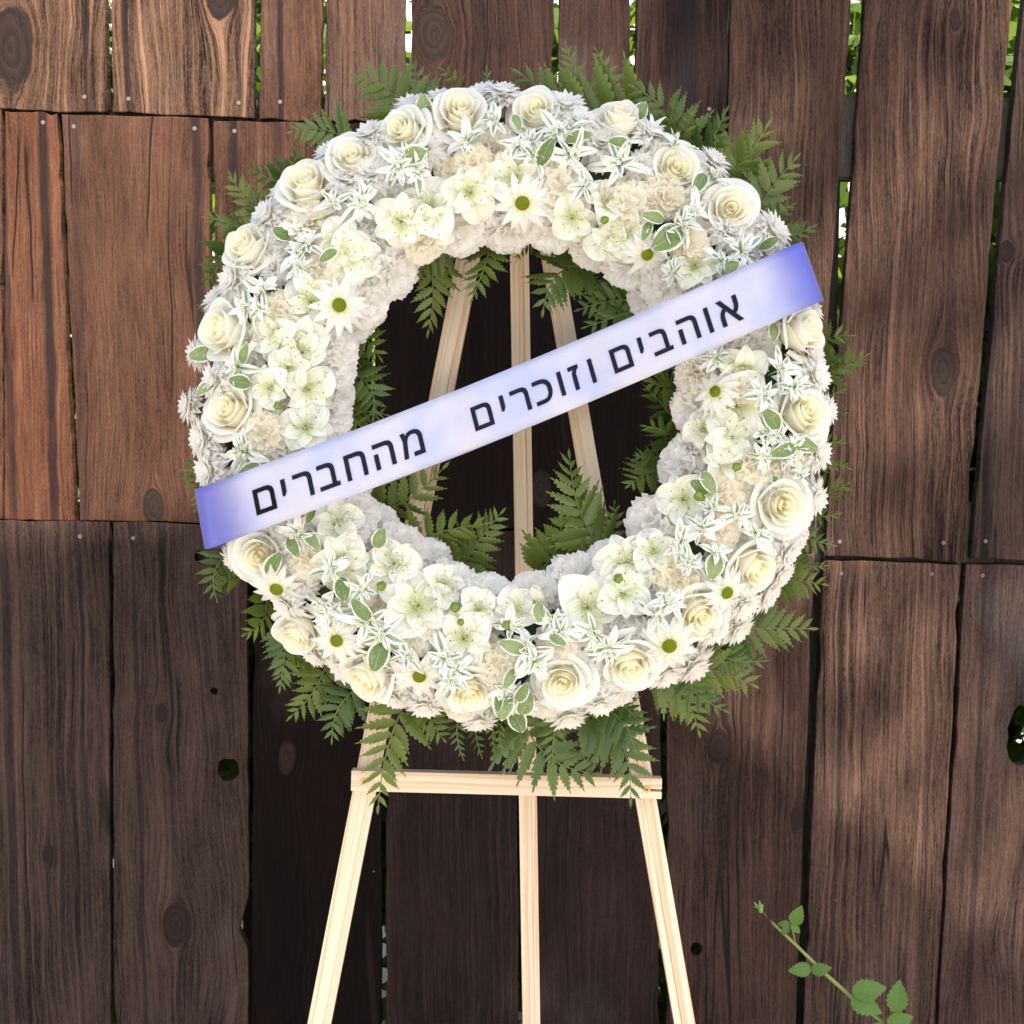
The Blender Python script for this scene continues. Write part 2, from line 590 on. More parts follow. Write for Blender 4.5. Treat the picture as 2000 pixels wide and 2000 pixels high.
def m_satin():
    """white satin ribbon with a blue sky reflection painted into its two ends; uv.x runs along the ribbon"""
    m, nt = new_mat('satin ribbon')
    k = NT(nt)
    uv = k.sep(k.n('ShaderNodeUVMap', uv_map='uv').outputs[0])
    u = k.m('ADD', uv[0], k.m('MULTIPLY', k.m('SUBTRACT', uv[1], .5), .012))
    wob = k.m('MULTIPLY', k.m('SUBTRACT', k.noise(k.comb(k.m('MULTIPLY', uv[0], 14), uv[1], 0), 1.0, 1), .5), .03)
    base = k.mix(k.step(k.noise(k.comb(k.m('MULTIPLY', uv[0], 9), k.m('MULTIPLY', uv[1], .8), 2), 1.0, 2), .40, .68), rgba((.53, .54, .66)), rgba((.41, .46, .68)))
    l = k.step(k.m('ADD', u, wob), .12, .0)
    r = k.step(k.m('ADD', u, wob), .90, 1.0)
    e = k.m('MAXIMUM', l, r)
    col = k.mix(e, base, k.mix(e, rgba((.30, .34, .68)), rgba((.13, .15, .60))))  # sky reflection put into the colour as blue towards both ends
    weave = k.m('SINE', k.m('MULTIPLY', uv[1], 900))
    sheen = k.noise(k.comb(k.m('MULTIPLY', uv[0], 22), k.m('MULTIPLY', uv[1], 2.5), 0), 1.0, 2)
    crease = k.noise(k.comb(k.m('MULTIPLY', uv[0], 60), k.m('MULTIPLY', uv[1], 1.1), 4), 1.0, 3, .6)
    b1 = k.bump(k.m('ADD', k.m('ADD', sheen, k.m('MULTIPLY', crease, .16)), k.m('MULTIPLY', weave, .006)), .45, .006)
    p = k.principled(col, .33, .45, Normal=b1)
    p.inputs['Sheen Weight'].default_value = .15
    t = k.n('ShaderNodeBsdfTranslucent')
    k.put(t.inputs[0], col)
    mx = k.n('ShaderNodeMixShader')
    mx.inputs[0].default_value = .12
    nt.links.new(p.outputs[0], mx.inputs[1]); nt.links.new(t.outputs[0], mx.inputs[2])
    k.out(mx.outputs[0])
    return m


def m_ground():
    m, nt = new_mat('sandy ground')
    k = NT(nt)
    co = k.n('ShaderNodeTexCoord').outputs['Object']
    a = k.noise(co, 3, 6, .6)
    b = k.noise(co, 90, 4, .6)
    c = k.ramp(k.m('ADD', k.m('MULTIPLY', a, .6), k.m('MULTIPLY', b, .4)), [(.3, (.40, .36, .31)), (.55, (.56, .51, .45)), (.8, (.62, .57, .52))])
    k.out(k.principled(c, .9, .1, Normal=k.bump(b, .6, .006)).outputs[0])
    return m


M['pine'] = m_pine()
M['plank'] = m_plank()
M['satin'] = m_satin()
M['ground'] = m_ground()
GLYPHS = {"alef":[[[361,0],[155,306],[40,475],[125,475],[318,188],[446,0]],[[45,0],[45,127],[46,156],[49,182],[54,207],[61,229],[69,250],[80,268],[92,285],[105,299],[121,312],[138,323],[156,332],[176,339],[197,285],[185,280],[173,273],[162,265],[153,256],[144,245],[137,233],[131,220],[126,205],[122,189],[119,171],[118,152],[117,132],[117,0]],[[309,148],[285,200],[297,206],[309,213],[319,221],[328,230],[336,241],[343,253],[349,266],[354,281],[358,297],[360,314],[362,333],[362,353],[362,475],[435,475],[435,358],[434,330],[431,304],[426,280],[420,258],[412,238],[402,219],[390,203],[377,188],[362,176],[346,165],[328,155]]],"vav":[[[68,0],[68,475],[140,475],[140,0]]],"he":[[[387,0],[387,309],[385,335],[380,356],[373,374],[362,387],[348,396],[332,403],[314,407],[293,408],[68,408],[68,475],[298,475],[336,472],[369,466],[397,454],[419,439],[436,418],[449,392],[456,360],[459,323],[459,0]],[[68,0],[68,284],[140,284],[140,0]]],"bet":[[[280,0],[280,309],[278,335],[274,356],[266,374],[255,387],[241,396],[225,403],[207,407],[186,408],[24,408],[24,475],[191,475],[229,472],[262,466],[290,454],[312,439],[330,418],[342,392],[350,360],[352,323],[352,0]],[[24,0],[24,67],[415,67],[415,0]]],"yod":[[[60,171],[60,475],[132,475],[132,243],[96,171]]],"memfinal":[[[56,0],[56,475],[298,475],[336,472],[369,466],[397,454],[419,439],[436,418],[449,392],[456,360],[459,323],[459,0]],[[128,67],[387,67],[387,309],[385,335],[380,356],[373,374],[362,387],[348,396],[332,403],[314,407],[293,408],[128,408]]],"zayin":[[[79,0],[79,280],[80,298],[82,315],[85,330],[90,344],[95,356],[101,366],[108,376],[115,384],[122,391],[128,397],[135,402],[140,406],[140,408],[20,408],[20,475],[221,475],[221,414],[216,411],[211,407],[204,402],[196,395],[188,388],[180,379],[173,368],[166,356],[159,343],[155,327],[152,309],[152,289],[152,0]]],"kaf":[[[24,0],[24,67],[178,67],[212,70],[241,78],[265,93],[285,114],[299,140],[310,169],[316,201],[318,237],[316,277],[308,311],[296,340],[278,364],[256,384],[228,397],[196,405],[158,408],[24,408],[24,475],[166,475],[193,474],[218,470],[242,465],[264,457],[284,448],[303,437],[320,424],[335,409],[349,393],[360,375],[370,356],[379,335],[385,313],[389,290],[392,265],[393,240],[391,207],[387,176],[379,146],[368,118],[355,92],[338,69],[319,49],[296,32],[271,18],[243,8],[212,2],[178,0]]],"resh":[[[298,0],[298,309],[297,335],[292,356],[284,374],[273,387],[260,396],[244,403],[225,407],[204,408],[12,408],[12,475],[209,475],[248,472],[281,466],[308,454],[331,439],[348,418],[361,392],[368,360],[370,323],[370,0]]],"mem":[[[281,484],[307,483],[332,479],[354,473],[374,464],[393,452],[408,439],[422,423],[433,406],[442,387],[448,367],[452,345],[453,322],[453,0],[245,0],[245,67],[381,67],[381,310],[379,334],[375,355],[367,374],[356,391],[341,404],[323,413],[301,419],[276,421],[256,420],[237,416],[221,410],[206,402],[192,391],[180,378],[170,364],[162,347],[154,328],[148,308],[144,286],[140,262],[112,0],[40,0],[76,329],[44,475],[116,475],[130,407],[132,407],[138,415],[143,422],[150,429],[156,436],[163,443],[170,449],[178,455],[186,461],[195,466],[205,470],[216,474],[227,478],[239,481],[252,483],[266,484]]],"het":[[[314,475],[352,472],[385,466],[413,454],[435,439],[452,418],[465,392],[472,360],[475,323],[475,0],[403,0],[403,309],[401,335],[396,356],[389,374],[378,387],[364,396],[348,403],[330,407],[309,408],[140,408],[140,0],[68,0],[68,475]]]}
# ================================================================== ground
me = MB()
me.poly([(-40, -40, 0), (40, -40, 0), (40, 40, 0), (-40, 40, 0)])
g_ = me.obj('ground', M['ground'])
tag(g_, 'bare sandy ground in front of and behind the fence', None, None, 'structure')

# ================================================================== fence
fence = empty('wooden_fence', (0, FENCE_Y, 0), 'weathered brown board fence of butted rows of planks behind the wreath', 'fence')
RED = ((.0090, .0044, .0036), (.134, .066, .044))
ORANGE = ((.012, .0050, .0036), (.168, .073, .042))
PALE = ((.0042, .0030, .0030), (.205, .117, .078))
BROWN = ((.0042, .0028, .0028), (.125, .072, .054))
DIM = ((.0035, .0023, .0022), (.066, .036, .029))
GREY = ((.0052, .0037, .0038), (.104, .066, .054))
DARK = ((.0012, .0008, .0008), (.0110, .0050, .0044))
THICK = 0.019


def outline(quad, seed):
    """board outline with slightly worn long edges and ends; quad = TL TR BR BL in fence coordinates (x, z)"""
    rr = random.Random(seed)
    tl, tr, br, bl = [Vector(q) for q in quad]
    pts = []
    for a, b, n, amp in ((tl, tr, 8, .0010), (tr, br, 26, .0009), (br, bl, 8, .0010), (bl, tl, 26, .0009)):
        d = (b - a).normalized()
        nrm = Vector((-d.y, d.x))
        low = rr.uniform(-1, 1)
        for i in range(n):
            t = i / n
            off = 0 if i == 0 else rr.uniform(-1, 1) * amp + math.sin(t * 7 + low * 3) * amp * .7 * math.sin(math.pi * t)
            if rr.random() < .05 and i: off += rr.choice((1, 1.6)) * .0018      # a chip
            pts.append(a.lerp(b, t) + nrm * -off)
    return pts


def plank(quad, tone, seed, wav=.03, contrast=.9, grey=.4, knots=(), streaks=(), holes=(), depth=0.0, notch=()):
    """quad in world (x, z); holes = (x, z, rx, rz)"""
    c = sum((Vector(q) for q in quad), Vector((0, 0))) / 4
    pts = [p - c for p in outline(quad, seed)]
    for (nx, nz, nr) in notch:
        pts = [p if (p - Vector((nx, nz)) + c).length > nr else
               (Vector((nx, nz)) - c) + ((p + c - Vector((nx, nz))).normalized() if False else Vector((-1, 0)) * 1) * math.sqrt(max(nr * nr - (p.y + c.y - nz) ** 2, 0)) for p in pts]
    bm = bmesh.new()

    def loop(ps):
        vs = [bm.verts.new((p[0], 0, p[1])) for p in ps]
        return [bm.edges.new((vs[i], vs[(i + 1) % len(vs)])) for i in range(len(vs))]
    es = loop(pts)
    rr = random.Random(seed + 99)
    for (hx, hz, rx, rz) in holes:
        es += loop([(hx - c.x + math.cos(w) * rx * rr.uniform(.88, 1.08), hz - c.y + math.sin(w) * rz * rr.uniform(.88, 1.08)) for w in [2 * math.pi * i / 18 for i in range(18)]])
    fill = bmesh.ops.triangle_fill(bm, use_beauty=True, use_dissolve=False, edges=es, normal=(0, -1, 0))
    faces = [f for f in fill['geom'] if isinstance(f, bmesh.types.BMFace)]
    for f in faces:
        if f.normal.y > 0: f.normal_flip()
    front_edges = [e for e in bm.edges if e.is_boundary]
    ex = bmesh.ops.extrude_face_region(bm, geom=faces)
    vs = [v for v in ex['geom'] if isinstance(v, bmesh.types.BMVert)]
    bmesh.ops.translate(bm, verts=vs, vec=(0, THICK, 0))
    bmesh.ops.recalc_face_normals(bm, faces=bm.faces)
    rim = [e for e in bm.edges if len(e.link_faces) == 2 and all(abs(v.co.y) < 1e-6 for v in e.verts)
           and any(abs(f.normal.y) < .5 for f in e.link_faces)]
    bmesh.ops.bevel(bm, geom=rim, offset=.0016, segments=2, affect='EDGES', profile=.6, clamp_overlap=True)
    me = bpy.data.meshes.new('plank')
    bm.to_mesh(me); bm.free()
    me.materials.append(M['plank'])
    o = bpy.data.objects.new('plank', me)
    o.location = (c.x, depth, c.y)
    o['seed'] = float(seed) * 3.17
    o['waviness'] = float(wav)
    o['contrast'] = float(contrast)
    o['grey'] = float(grey)
    o['tone_dark'] = tone[0]
    o['tone_light'] = tone[1]
    kn = [(kx - c.x, kz - c.y, r) for (kx, kz, r) in knots] + [(9.0, 9.0, .01)] * 2
    o['knot_a'], o['knot_b'] = kn[0], kn[1]
    st = [(sx - c.x, w, a) for (sx, w, a) in streaks] + [(9.0, .01, 0.0)] * 2
    o['streak_a'], o['streak_b'] = st[0], st[1]
    return link(o, fence)


def fx(px, py):
    p = on_fence(px, py)
    return (p.x, p.z)


def flen(px):            # photo pixels to metres on the fence
    return px * FENCE_Y / F


nb = MB()
nb.tube([(0, 0, 0), (0, -.0012, 0)], .0029, .0026, 12)
nail_me = nb.mesh('nail', M['nail'], False)


def P(quad, tone, seed, knots=(), streaks=(), holes=(), nails=(), **kw):
    q = [fx(*c) for c in quad]
    if kw.pop('to_ground', False):
        for a, b in ((1, 2), (0, 3)):
            t = (q[a][1] - .035) / (q[a][1] - q[b][1])
            q[b] = (q[a][0] + (q[b][0] - q[a][0]) * t, .035)
    if kw.pop('to_top', False):
        for a, b in ((2, 1), (3, 0)):
            t = (1.95 - q[a][1]) / (q[b][1] - q[a][1])
            q[b] = (q[a][0] + (q[b][0] - q[a][0]) * t, 1.95)
    if seed == 10: q[1], q[2] = (.80, q[1][1]), (.80, q[2][1])
    if seed == 28: q[1], q[2] = (.80, q[1][1]), (.80, q[2][1])
    if seed in (20, 30): q[0], q[3] = (-.84, q[0][1]), (-.84, q[3][1])
    o = plank(q, tone, seed,
              knots=[(*fx(a, b), flen(r)) for a, b, r in knots],
              streaks=[(fx(a, b)[0], flen(w), s) for a, b, w, s in streaks],
              holes=[(*fx(a, b), flen(rx), flen(rz)) for a, b, rx, rz in holes],
              notch=[(*fx(a, b), flen(r)) for a, b, r in kw.pop('notch', ())], **kw)
    if holes: o['label'] = 'dark plank with a knot hole through it'
    for (a, b) in nails:
        x, z = fx(a, b)
        inst('nail', nail_me, o, (x - o.location.x, .0004, z - o.location.z), Quaternion((0, 1, 0), random.random() * 6))
    return o


T, B = 'to_top', 'to_ground'
rows_bottom = {}
# upper row, left to right
P([(-45, 0), (207, 0), (209, 219), (-45, 212)], PALE, 1, knots=[(22, 92, 40), (60, -150, 30)], wav=.10, contrast=1.0, grey=.25, streaks=[(172, 200, 10, .6)], nails=[(165, 189)], to_top=True)
P([(217, 0), (498, 0), (497, 231), (219, 219)], PALE, 2, knots=[(430, -12, 26)], wav=.055, contrast=1.15, grey=.3, streaks=[(249, 190, 8, .8), (468, 190, 8, .5)], nails=[(251, 193), (466, 201)], to_top=True)
P([(510, 0), (630, 0), (626, 236), (507, 232)], RED, 3, wav=.02, contrast=.6, streaks=[(548, 190, 9, .8)], nails=[(547, 199)], to_top=True)
P([(638, 0), (792, 0), (790, 240), (634, 236)], BROWN, 4, wav=.02, contrast=.55, to_top=True)
P([(804, 0), (1083, 0), (1083, 246), (802, 240)], DIM, 5, knots=[(848, 70, 30)], wav=.06, contrast=.7, grey=.6, to_top=True)
P([(1091, 0), (1230, 0), (1229, 247), (1090, 246)], DIM, 6, wav=.03, contrast=.55, grey=.7, to_top=True)
P([(1243, 0), (1424, 0), (1420, 249), (1240, 247)], DIM, 7, wav=.03, contrast=.8, grey=.7, streaks=[(1338, 100, 34, .85), (1418, 100, 12, .5)], nails=[(1385, 213)], to_top=True)
P([(1429, 0), (1664, 0), (1588, 1083), (1402, 1078)], BROWN, 8, wav=.06, contrast=.85, grey=.5, depth=.004, knots=[(1500, -40, 20)], to_top=True)
P([(1690, 0), (1977, 0), (1882, 1097), (1610, 1086)], BROWN, 9, wav=.06, contrast=1.0, grey=.45, knots=[(1842, 724, 26), (1866, 40, 11)], streaks=[(1843, 900, 9, .35), (1640, 900, 10, .5)], nails=[(1640, 1058), (1843, 1060)], to_top=True)
P([(1998, 0), (2290, 0), (2180, 1102), (1897, 1091)], GREY, 10, wav=.035, contrast=.8, grey=.8, knots=[(1966, 490, 13)], streaks=[(1925, 1000, 12, .7)], nails=[(1925, 1057)], to_top=True)
# middle row
P([(-260, 205), (2, 213), (7, 1014), (-260, 1010)], RED, 20, wav=.04)
P([(9, 217), (112, 221), (146, 1017), (9, 1014)], ORANGE, 11, wav=.03, contrast=.55, grey=.2, streaks=[(86, 300, 13, .85), (20, 800, 10, .7)], nails=[(84, 239)])
P([(120, 223), (406, 231), (417, 1021), (156, 1017)], RED, 12, wav=.05, contrast=.4, grey=.3, knots=[(299, 990, 20)], streaks=[(384, 330, 14, .7), (146, 300, 14, .4)], nails=[(144, 247), (380, 251)])
P([(417, 236), (613, 239), (622, 1024), (426, 1021)], RED, 13, wav=.03, contrast=.55, grey=.3, streaks=[(459, 300, 11, .8), (540, 300, 12, .6)], nails=[(458, 256)])
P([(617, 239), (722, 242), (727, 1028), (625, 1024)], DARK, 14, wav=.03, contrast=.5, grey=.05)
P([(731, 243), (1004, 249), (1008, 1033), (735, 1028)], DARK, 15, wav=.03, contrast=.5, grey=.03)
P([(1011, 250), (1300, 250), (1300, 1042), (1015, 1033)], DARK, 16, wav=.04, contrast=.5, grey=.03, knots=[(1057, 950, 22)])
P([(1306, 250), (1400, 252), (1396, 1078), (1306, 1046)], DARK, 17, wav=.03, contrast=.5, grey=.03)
# lower row
P([(-290, 1010), (-48, 1013), (-45, 2000), (-290, 2000)], GREY, 30, wav=.04, to_ground=True)
P([(-40, 1016), (213, 1019), (216, 2000), (-36, 2000)], GREY, 21, wav=.035, contrast=.75, grey=.6, streaks=[(156, 1150, 6, .7), (20, 1500, 14, .4)], nails=[(156, 1048)], knots=[(95, 1670, 10)], to_ground=True)
P([(222, 1020), (483, 1024), (484, 2000), (223, 2000)], GREY, 22, wav=.06, contrast=.7, grey=.6, knots=[(344, 1804, 26), (317, 1393, 11)], holes=[(392, 1088, 13, 14), (446, 1503, 24, 24), (418, 1350, 8, 8)], streaks=[(260, 1130, 6, .6)], nails=[(260, 1051)], notch=[(484, 1818, 26)], to_ground=True)
P([(494, 1026), (748, 1030), (743, 2000), (492, 2000)], DARK, 23, wav=.13, contrast=1.0, grey=.3, knots=[(560, 1480, 18)], to_ground=True)
P([(760, 1031), (1010, 1036), (1012, 2000), (752, 2000)], ((.005, .0033, .0033), (.048, .028, .025)), 24, wav=.02, contrast=.75, grey=.35, to_ground=True)
P([(1020, 1036), (1290, 1046), (1288, 2000), (1022, 2000)], ((.005, .0033, .0033), (.048, .028, .025)), 25, wav=.03, contrast=.4, grey=.3, knots=[(1145, 1679, 9)], to_ground=True)
P([(1303, 1048), (1590, 1090), (1554, 2000), (1302, 2000)], ((.0042, .0028, .0027), (.100, .057, .045)), 26, wav=.03, contrast=.5, grey=.35, knots=[(1402, 1460, 20), (1557, 1601, 13)], holes=[(1360, 1854, 12, 15)], to_ground=True)
P([(1610, 1094), (1877, 1103), (1826, 2000), (1569, 2000)], ((.0050, .0034, .0034), (.160, .095, .073)), 27, wav=.03, contrast=.8, grey=.6, streaks=[(1643, 1200, 6, .5), (1820, 1250, 6, .5)], nails=[(1643, 1120), (1820, 1121)], to_ground=True)
P([(1887, 1102), (2180, 1110), (2120, 2000), (1833, 2000)], ((.0050, .0034, .0034), (.145, .087, .070)), 28, wav=.07, contrast=.6, grey=.7, holes=[(1993, 1441, 26, 62)], streaks=[(1917, 1250, 7, .5)], nails=[(1919, 1124)], to_ground=True)
# the fence goes on beyond the picture on both sides
sd_ = 40
for side in (-1, 1):
    for (za, zb) in ((1.95, 1.52), (1.515, .93), (.925, .035)) if side < 0 else ((1.95, .90), (.895, .035)):
        zmid = (za + zb) / 2
        xe = -.846 if side < 0 else .806
        if side < 0 and za > 1.9:
            xe = fx(-45, 100)[0] - .006
        for i in range(9):
            w = .150 + .03 * ((i * 7 + sd_) % 5) / 5
            a, b = (xe - w, xe) if side < 0 else (xe, xe + w)
            plank([(a, za), (b, za), (b, zb), (a, zb)], [RED, BROWN, GREY, DIM][(i + sd_) % 4], sd_ + i, wav=.04)
            xe += side * (w + .006)
        sd_ += 11

# rails and posts at the back of the fence
rail_tone = ((.05, .045, .038), (.20, .19, .16))


def lumber(name, x0, x1, y0, y1, z0, z1, seed):
    bm = bmesh.new()
    bmesh.ops.create_cube(bm, size=1)
    bmesh.ops.scale(bm, verts=bm.verts, vec=(x1 - x0, y1 - y0, z1 - z0))
    bmesh.ops.bevel(bm, geom=bm.edges[:], offset=.003, segments=2, affect='EDGES')
    me = bpy.data.meshes.new(name)
    bm.to_mesh(me); bm.free()
    me.materials.append(M['plank'])
    o = bpy.data.objects.new(name, me)
    o.location = ((x0 + x1) / 2, (y0 + y1) / 2 - FENCE_Y, (z0 + z1) / 2)
    for kk, vv in (('seed', seed * 2.3), ('waviness', .03), ('contrast', .5), ('grey', .9), ('tone_dark', rail_tone[0]), ('tone_light', rail_tone[1]),
                   ('knot_a', (9., 9., .01)), ('knot_b', (9., 9., .01)), ('streak_a', (9., .01, 0.)), ('streak_b', (9., .01, 0.))):
        o[kk] = vv
    return link(o, fence)


yb = FENCE_Y + THICK + .006
for (ya, yz) in ((190, 350), (985, 1125), (2150, 2260)):
    za, zb = on_fence(1000, ya, yb)[2], on_fence(1000, yz, yb)[2]
    lumber('rail', -2.4, 2.4, yb, yb + .038, zb, za, ya)
for px_ in (1548, -900, 3500):
    x = on_fence(px_, 1800, yb + .04)[0]
    lumber('post', x - .045, x + .045, yb + .042, yb + .13, 0, 1.85, px_)

# ================================================================== easel
easel = empty('display_easel', at(1000, 1500, 1.72) * 1, 'pale pine three legged easel with a screwed crossbar holding the wreath', 'easel')
easel.location.z = 0
EZ = easel.location.copy()


def leg_bar(p_top, p_bot, width, thick, groove, face=None):
    """pine strip with a rebated front: local z runs up the leg, local -y faces the viewer"""
    ax = (p_top - p_bot)
    L = ax.length
    z = ax.normalized()
    y = (FW - z * FW.dot(z)).normalized()
    x = y.cross(z)
    w, t = width / 2, thick
    g0, g1 = groove
    prof = [(-w, 0.0), (g0, 0.0), (g0 + .0018, .0026), (g1 - .0018, .0030), (g1, .0012), (w, .0012), (w, t), (-w, t)]
    b = MB()
    n = len(prof)
    for zz in (0, L):
        for (a, c) in prof:
            b.v.append((a, c, zz)); b.uv.append((0, 0))
    for i in range(n):
        j = (i + 1) % n
        b.f.append((i, j, n + j, n + i)); b.mi.append(0)
    b.f.append(tuple(range(n))[::-1]); b.f.append(tuple(range(n, 2 * n))); b.mi += [0, 0]
    o = b.obj('leg', M['pine'], easel, False)
    rot = Matrix((x, y, z)).transposed().to_quaternion()
    o.rotation_mode = 'QUATERNION'
    o.rotation_quaternion = rot
    o.location = p_bot - EZ
    md = o.modifiers.new('bevel', 'BEVEL')
    md.width = .0007; md.segments = 2; md.limit_method = 'ANGLE'; md.angle_limit = R(40)
    return o


def to_floor(a, b):
    """extend the line a -> b down to the ground"""
    t = a.z / (a.z - b.z)
    return a + (b - a) * t


pt, pb = at(930, 420, 1.725), at(623, 2000, 1.725)
leg_bar(pt, to_floor(pt, pb), .0250, .016, (.0035, .0062))
pt, pb = at(1064, 420, 1.725), at(1338, 2000, 1.725)
leg_bar(pt, to_floor(pt, pb), .0225, .016, (-.0045, -.0020))
pt, pb = at(1013, 400, 1.752), at(1038, 2000, 1.905)
leg_bar(pt, to_floor(pt, pb), .0212, .016, (.0022, .0050))
# crossbar: a strip screwed across the two front legs
cb = MB()
c0, c1, c2, c3 = at(686, 1504, 1.703), at(1293, 1520, 1.703), at(1293, 1561, 1.703), at(685, 1546, 1.703)
cxv = (c1 - c0).normalized()
mid = (c0 + c1 + c2 + c3) / 4
Lb, Hb = (c1 - c0).length, .0222
czv = FW.cross(cxv) * -1
czv = cxv.cross(FW)
bm = bmesh.new()
# right end is slotted behind the screw
l2, h2 = Lb / 2, Hb / 2
prof = [(-l2, -h2), (l2, -h2), (l2, -.0022 - .001), (l2 - .0135, -.0020 - .001), (l2 - .0135, .0006 - .001), (l2, .0004 - .001), (l2, h2), (-l2, h2)]
vs = [bm.verts.new((a, 0, c)) for a, c in prof]
f = bm.faces.new(vs)
if f.normal.y > 0: f.normal_flip()
ex = bmesh.ops.extrude_face_region(bm, geom=[f])
bmesh.ops.translate(bm, verts=[v for v in ex['geom'] if isinstance(v, bmesh.types.BMVert)], vec=(0, .0185, 0))
bmesh.ops.recalc_face_normals(bm, faces=bm.faces)
me = bpy.data.meshes.new('crossbar')
bm.to_mesh(me); bm.free()
# grain runs along local z for the pine material: turn the mesh so that its long axis is z
me.transform(Matrix.Rotation(-math.pi / 2, 4, 'Y'))
me.materials.append(M['pine'])
bar = bpy.data.objects.new('crossbar', me)
bar.rotation_mode = 'QUATERNION'
bar.rotation_quaternion = Matrix((cxv, FW, czv)).transposed().to_quaternion() @ Quaternion((0, 1, 0), math.pi / 2)
bar.location = mid - EZ
link(bar, easel)
md = bar.modifiers.new('bevel', 'BEVEL')
md.width = .0006; md.segments = 2; md.limit_method = 'ANGLE'
# screws with a cross slot
sb = MB()
sb.tube([(0, 0, 0), (0, 0, .0009)], .0037, .0033, 20)
screw_me = sb.mesh('screw', M['screw'], False)
xb = MB()
for a in (0, math.pi / 2):
    ca, sa = math.cos(a), math.sin(a)
    for s_ in (1,):
        xb.poly([(ca * u - sa * v, sa * u + ca * v, .00105 + .00008 * (a > 0)) for u, v in ((-.0021, -.00045), (.0021, -.00045), (.0021, .00045), (-.0021, .00045))])
slot_me = xb.mesh('screw_slot', M['slot'], False)
for (a, b) in ((711, 1526), (1264, 1542)):
    q = TW.to_track_quat('Z', 'Y') @ Quaternion((0, 0, 1), .6)
    o = inst('screw', screw_me, easel, at(a, b, 1.7022) - EZ, q)
    inst('screw_slot', slot_me, o)

# ================================================================== wreath
ring_back = at(WCX, WCY, WD)
wreath = empty('flower_wreath', ring_back, 'round funeral wreath of white roses, carnations, lilies and daisies over fern, hung on the easel', 'wreath')
WL = wreath.location.copy()
rnd = random.Random(11)


def ring_frame(px, py):
    u, v = (px - WCX) * KPX, -(py - WCY) * KPX
    rho = max(math.hypot(u, v), 1e-5)
    er = (RT * u + UP * v) / rho
    t = max(-1.0, min(1.0, (rho - RING_R) / TUBE_R))
    return er, t, rho


def under_sash(px, py):
    s = ((px - 397.5) * 1183.5 + (py - 1013) * -482) / (1183.5 ** 2 + 482 ** 2)
    cy = 1013 - 482 * (px - 397.5) / 1183.5
    return -.02 < s < 1.02 and abs(py - cy) < 78


def seat(px, py, head, lift=0.0, flat=.75, jitter=.18):
    """where a flower sits: origin and turn, so that the head, 'head' metres above its base, shows at the photo position"""
    er, t, rho = ring_frame(px, py)
    h = math.sqrt(max(0, 1 - t * t * .86))
    n = (er * t * flat + TW * max(h, .25) + RT * rnd.uniform(-1, 1) * jitter + UP * rnd.uniform(-1, 1) * jitter).normalized()
    dep = WD - .072 * h - lift
    if under_sash(px, py): dep = max(dep, WD - .058) + .004
    p = at(px, py, dep)
    q = n.to_track_quat('Z', 'Y') @ Quaternion((0, 0, 1), rnd.uniform(0, 6.28))
    return p - n * head, q, n


def turn(n, roll):
    return n.to_track_quat('Z', 'Y') @ Quaternion((0, 0, 1), roll)


# ---- foam ring at the core
b = MB()
NU, NV = 72, 14
for i in range(NU):
    for j in range(NV):
        a, c = 2 * math.pi * i / NU, 2 * math.pi * j / NV
        rr_ = RING_R + .052 * math.cos(c)
        b.v.append(tuple((RT * math.cos(a) + UP * math.sin(a)) * rr_ + TW * (.048 * math.sin(c))))
        b.uv.append((i / NU, j / NV))
for i in range(NU):
    for j in range(NV):
        b.f.append((i * NV + j, ((i + 1) % NU) * NV + j, ((i + 1) % NU) * NV + (j + 1) % NV, i * NV + (j + 1) % NV)); b.mi.append(0)
b.obj('foam_ring', M['foam'], wreath)

# ---- flower meshes, each about one unit in radius, facing +z


R_RIM = (.07, .13, .19, .26, .33, .40, .47, .54, .61, .68, .75, .81, .87, .93, .98, 1.03)
R_TOP = (.90, .93, .95, .96, .96, .95, .94, .93, .90, .86, .80, .73, .65, .56, .46, .38)
NB = 7


def rose_petal_fn(k, rr):
    r0, H = R_RIM[k], R_TOP[k] + rr.uniform(-.02, .02)
    w = (2.7 - .17 * k) if k < NB else 1.32 - .03 * (k - NB)
    j = max(0, k - NB)
    fl = .012 + .004 * k if k < NB else .045 + .016 * j
    ph = k * 2.399 + rr.uniform(-.15, .15)
    wav, sp = rr.uniform(0, 6), .11
    peak = rr.uniform(-.4, .4)

    def fn(u, v):
        curl = max(0, v - .68) / .32
        rad = r0 * ((.62 if k < NB else .5) + (.38 if k < NB else .5) * v ** .8) + fl * curl ** 2 * (1 - .4 * u * u)
        rad *= 1 + sp * u * (.6 if k < NB else .5)
        edge = 1 - (.22 if k < NB else .34) * abs(u) ** 3.5
        point = .05 * max(0, 1 - abs(u - peak) * 2.2) if k >= NB else 0
        z = H * (v ** .9) * edge + point * curl - (.015 + .018 * j) * curl ** 2
        rad += .014 * math.sin(u * 6 + wav) * curl + point * .8 * curl
        a = ph + w * u
        return (rad * math.cos(a), rad * math.sin(a), z)
    return fn


def build_rose(seed):
    rr = random.Random(seed)
    bud = MB()
    for k in range(NB):
        bud.grid(rose_petal_fn(k, rr), 20, 6)
    bud.ball((0, 0, .2), .5, .5, .3, 10, 6)
    bud_me = bud.mesh('rose', M['rose_bud'])
    pets = []
    for k in range(NB, 16):
        p = MB().grid(rose_petal_fn(k, rr), 12, 8)
        pets.append(p.mesh('petal', M['rose_petal']))
    return bud_me, pets


ROSES = [build_rose(s) for s in (3, 14, 25)]


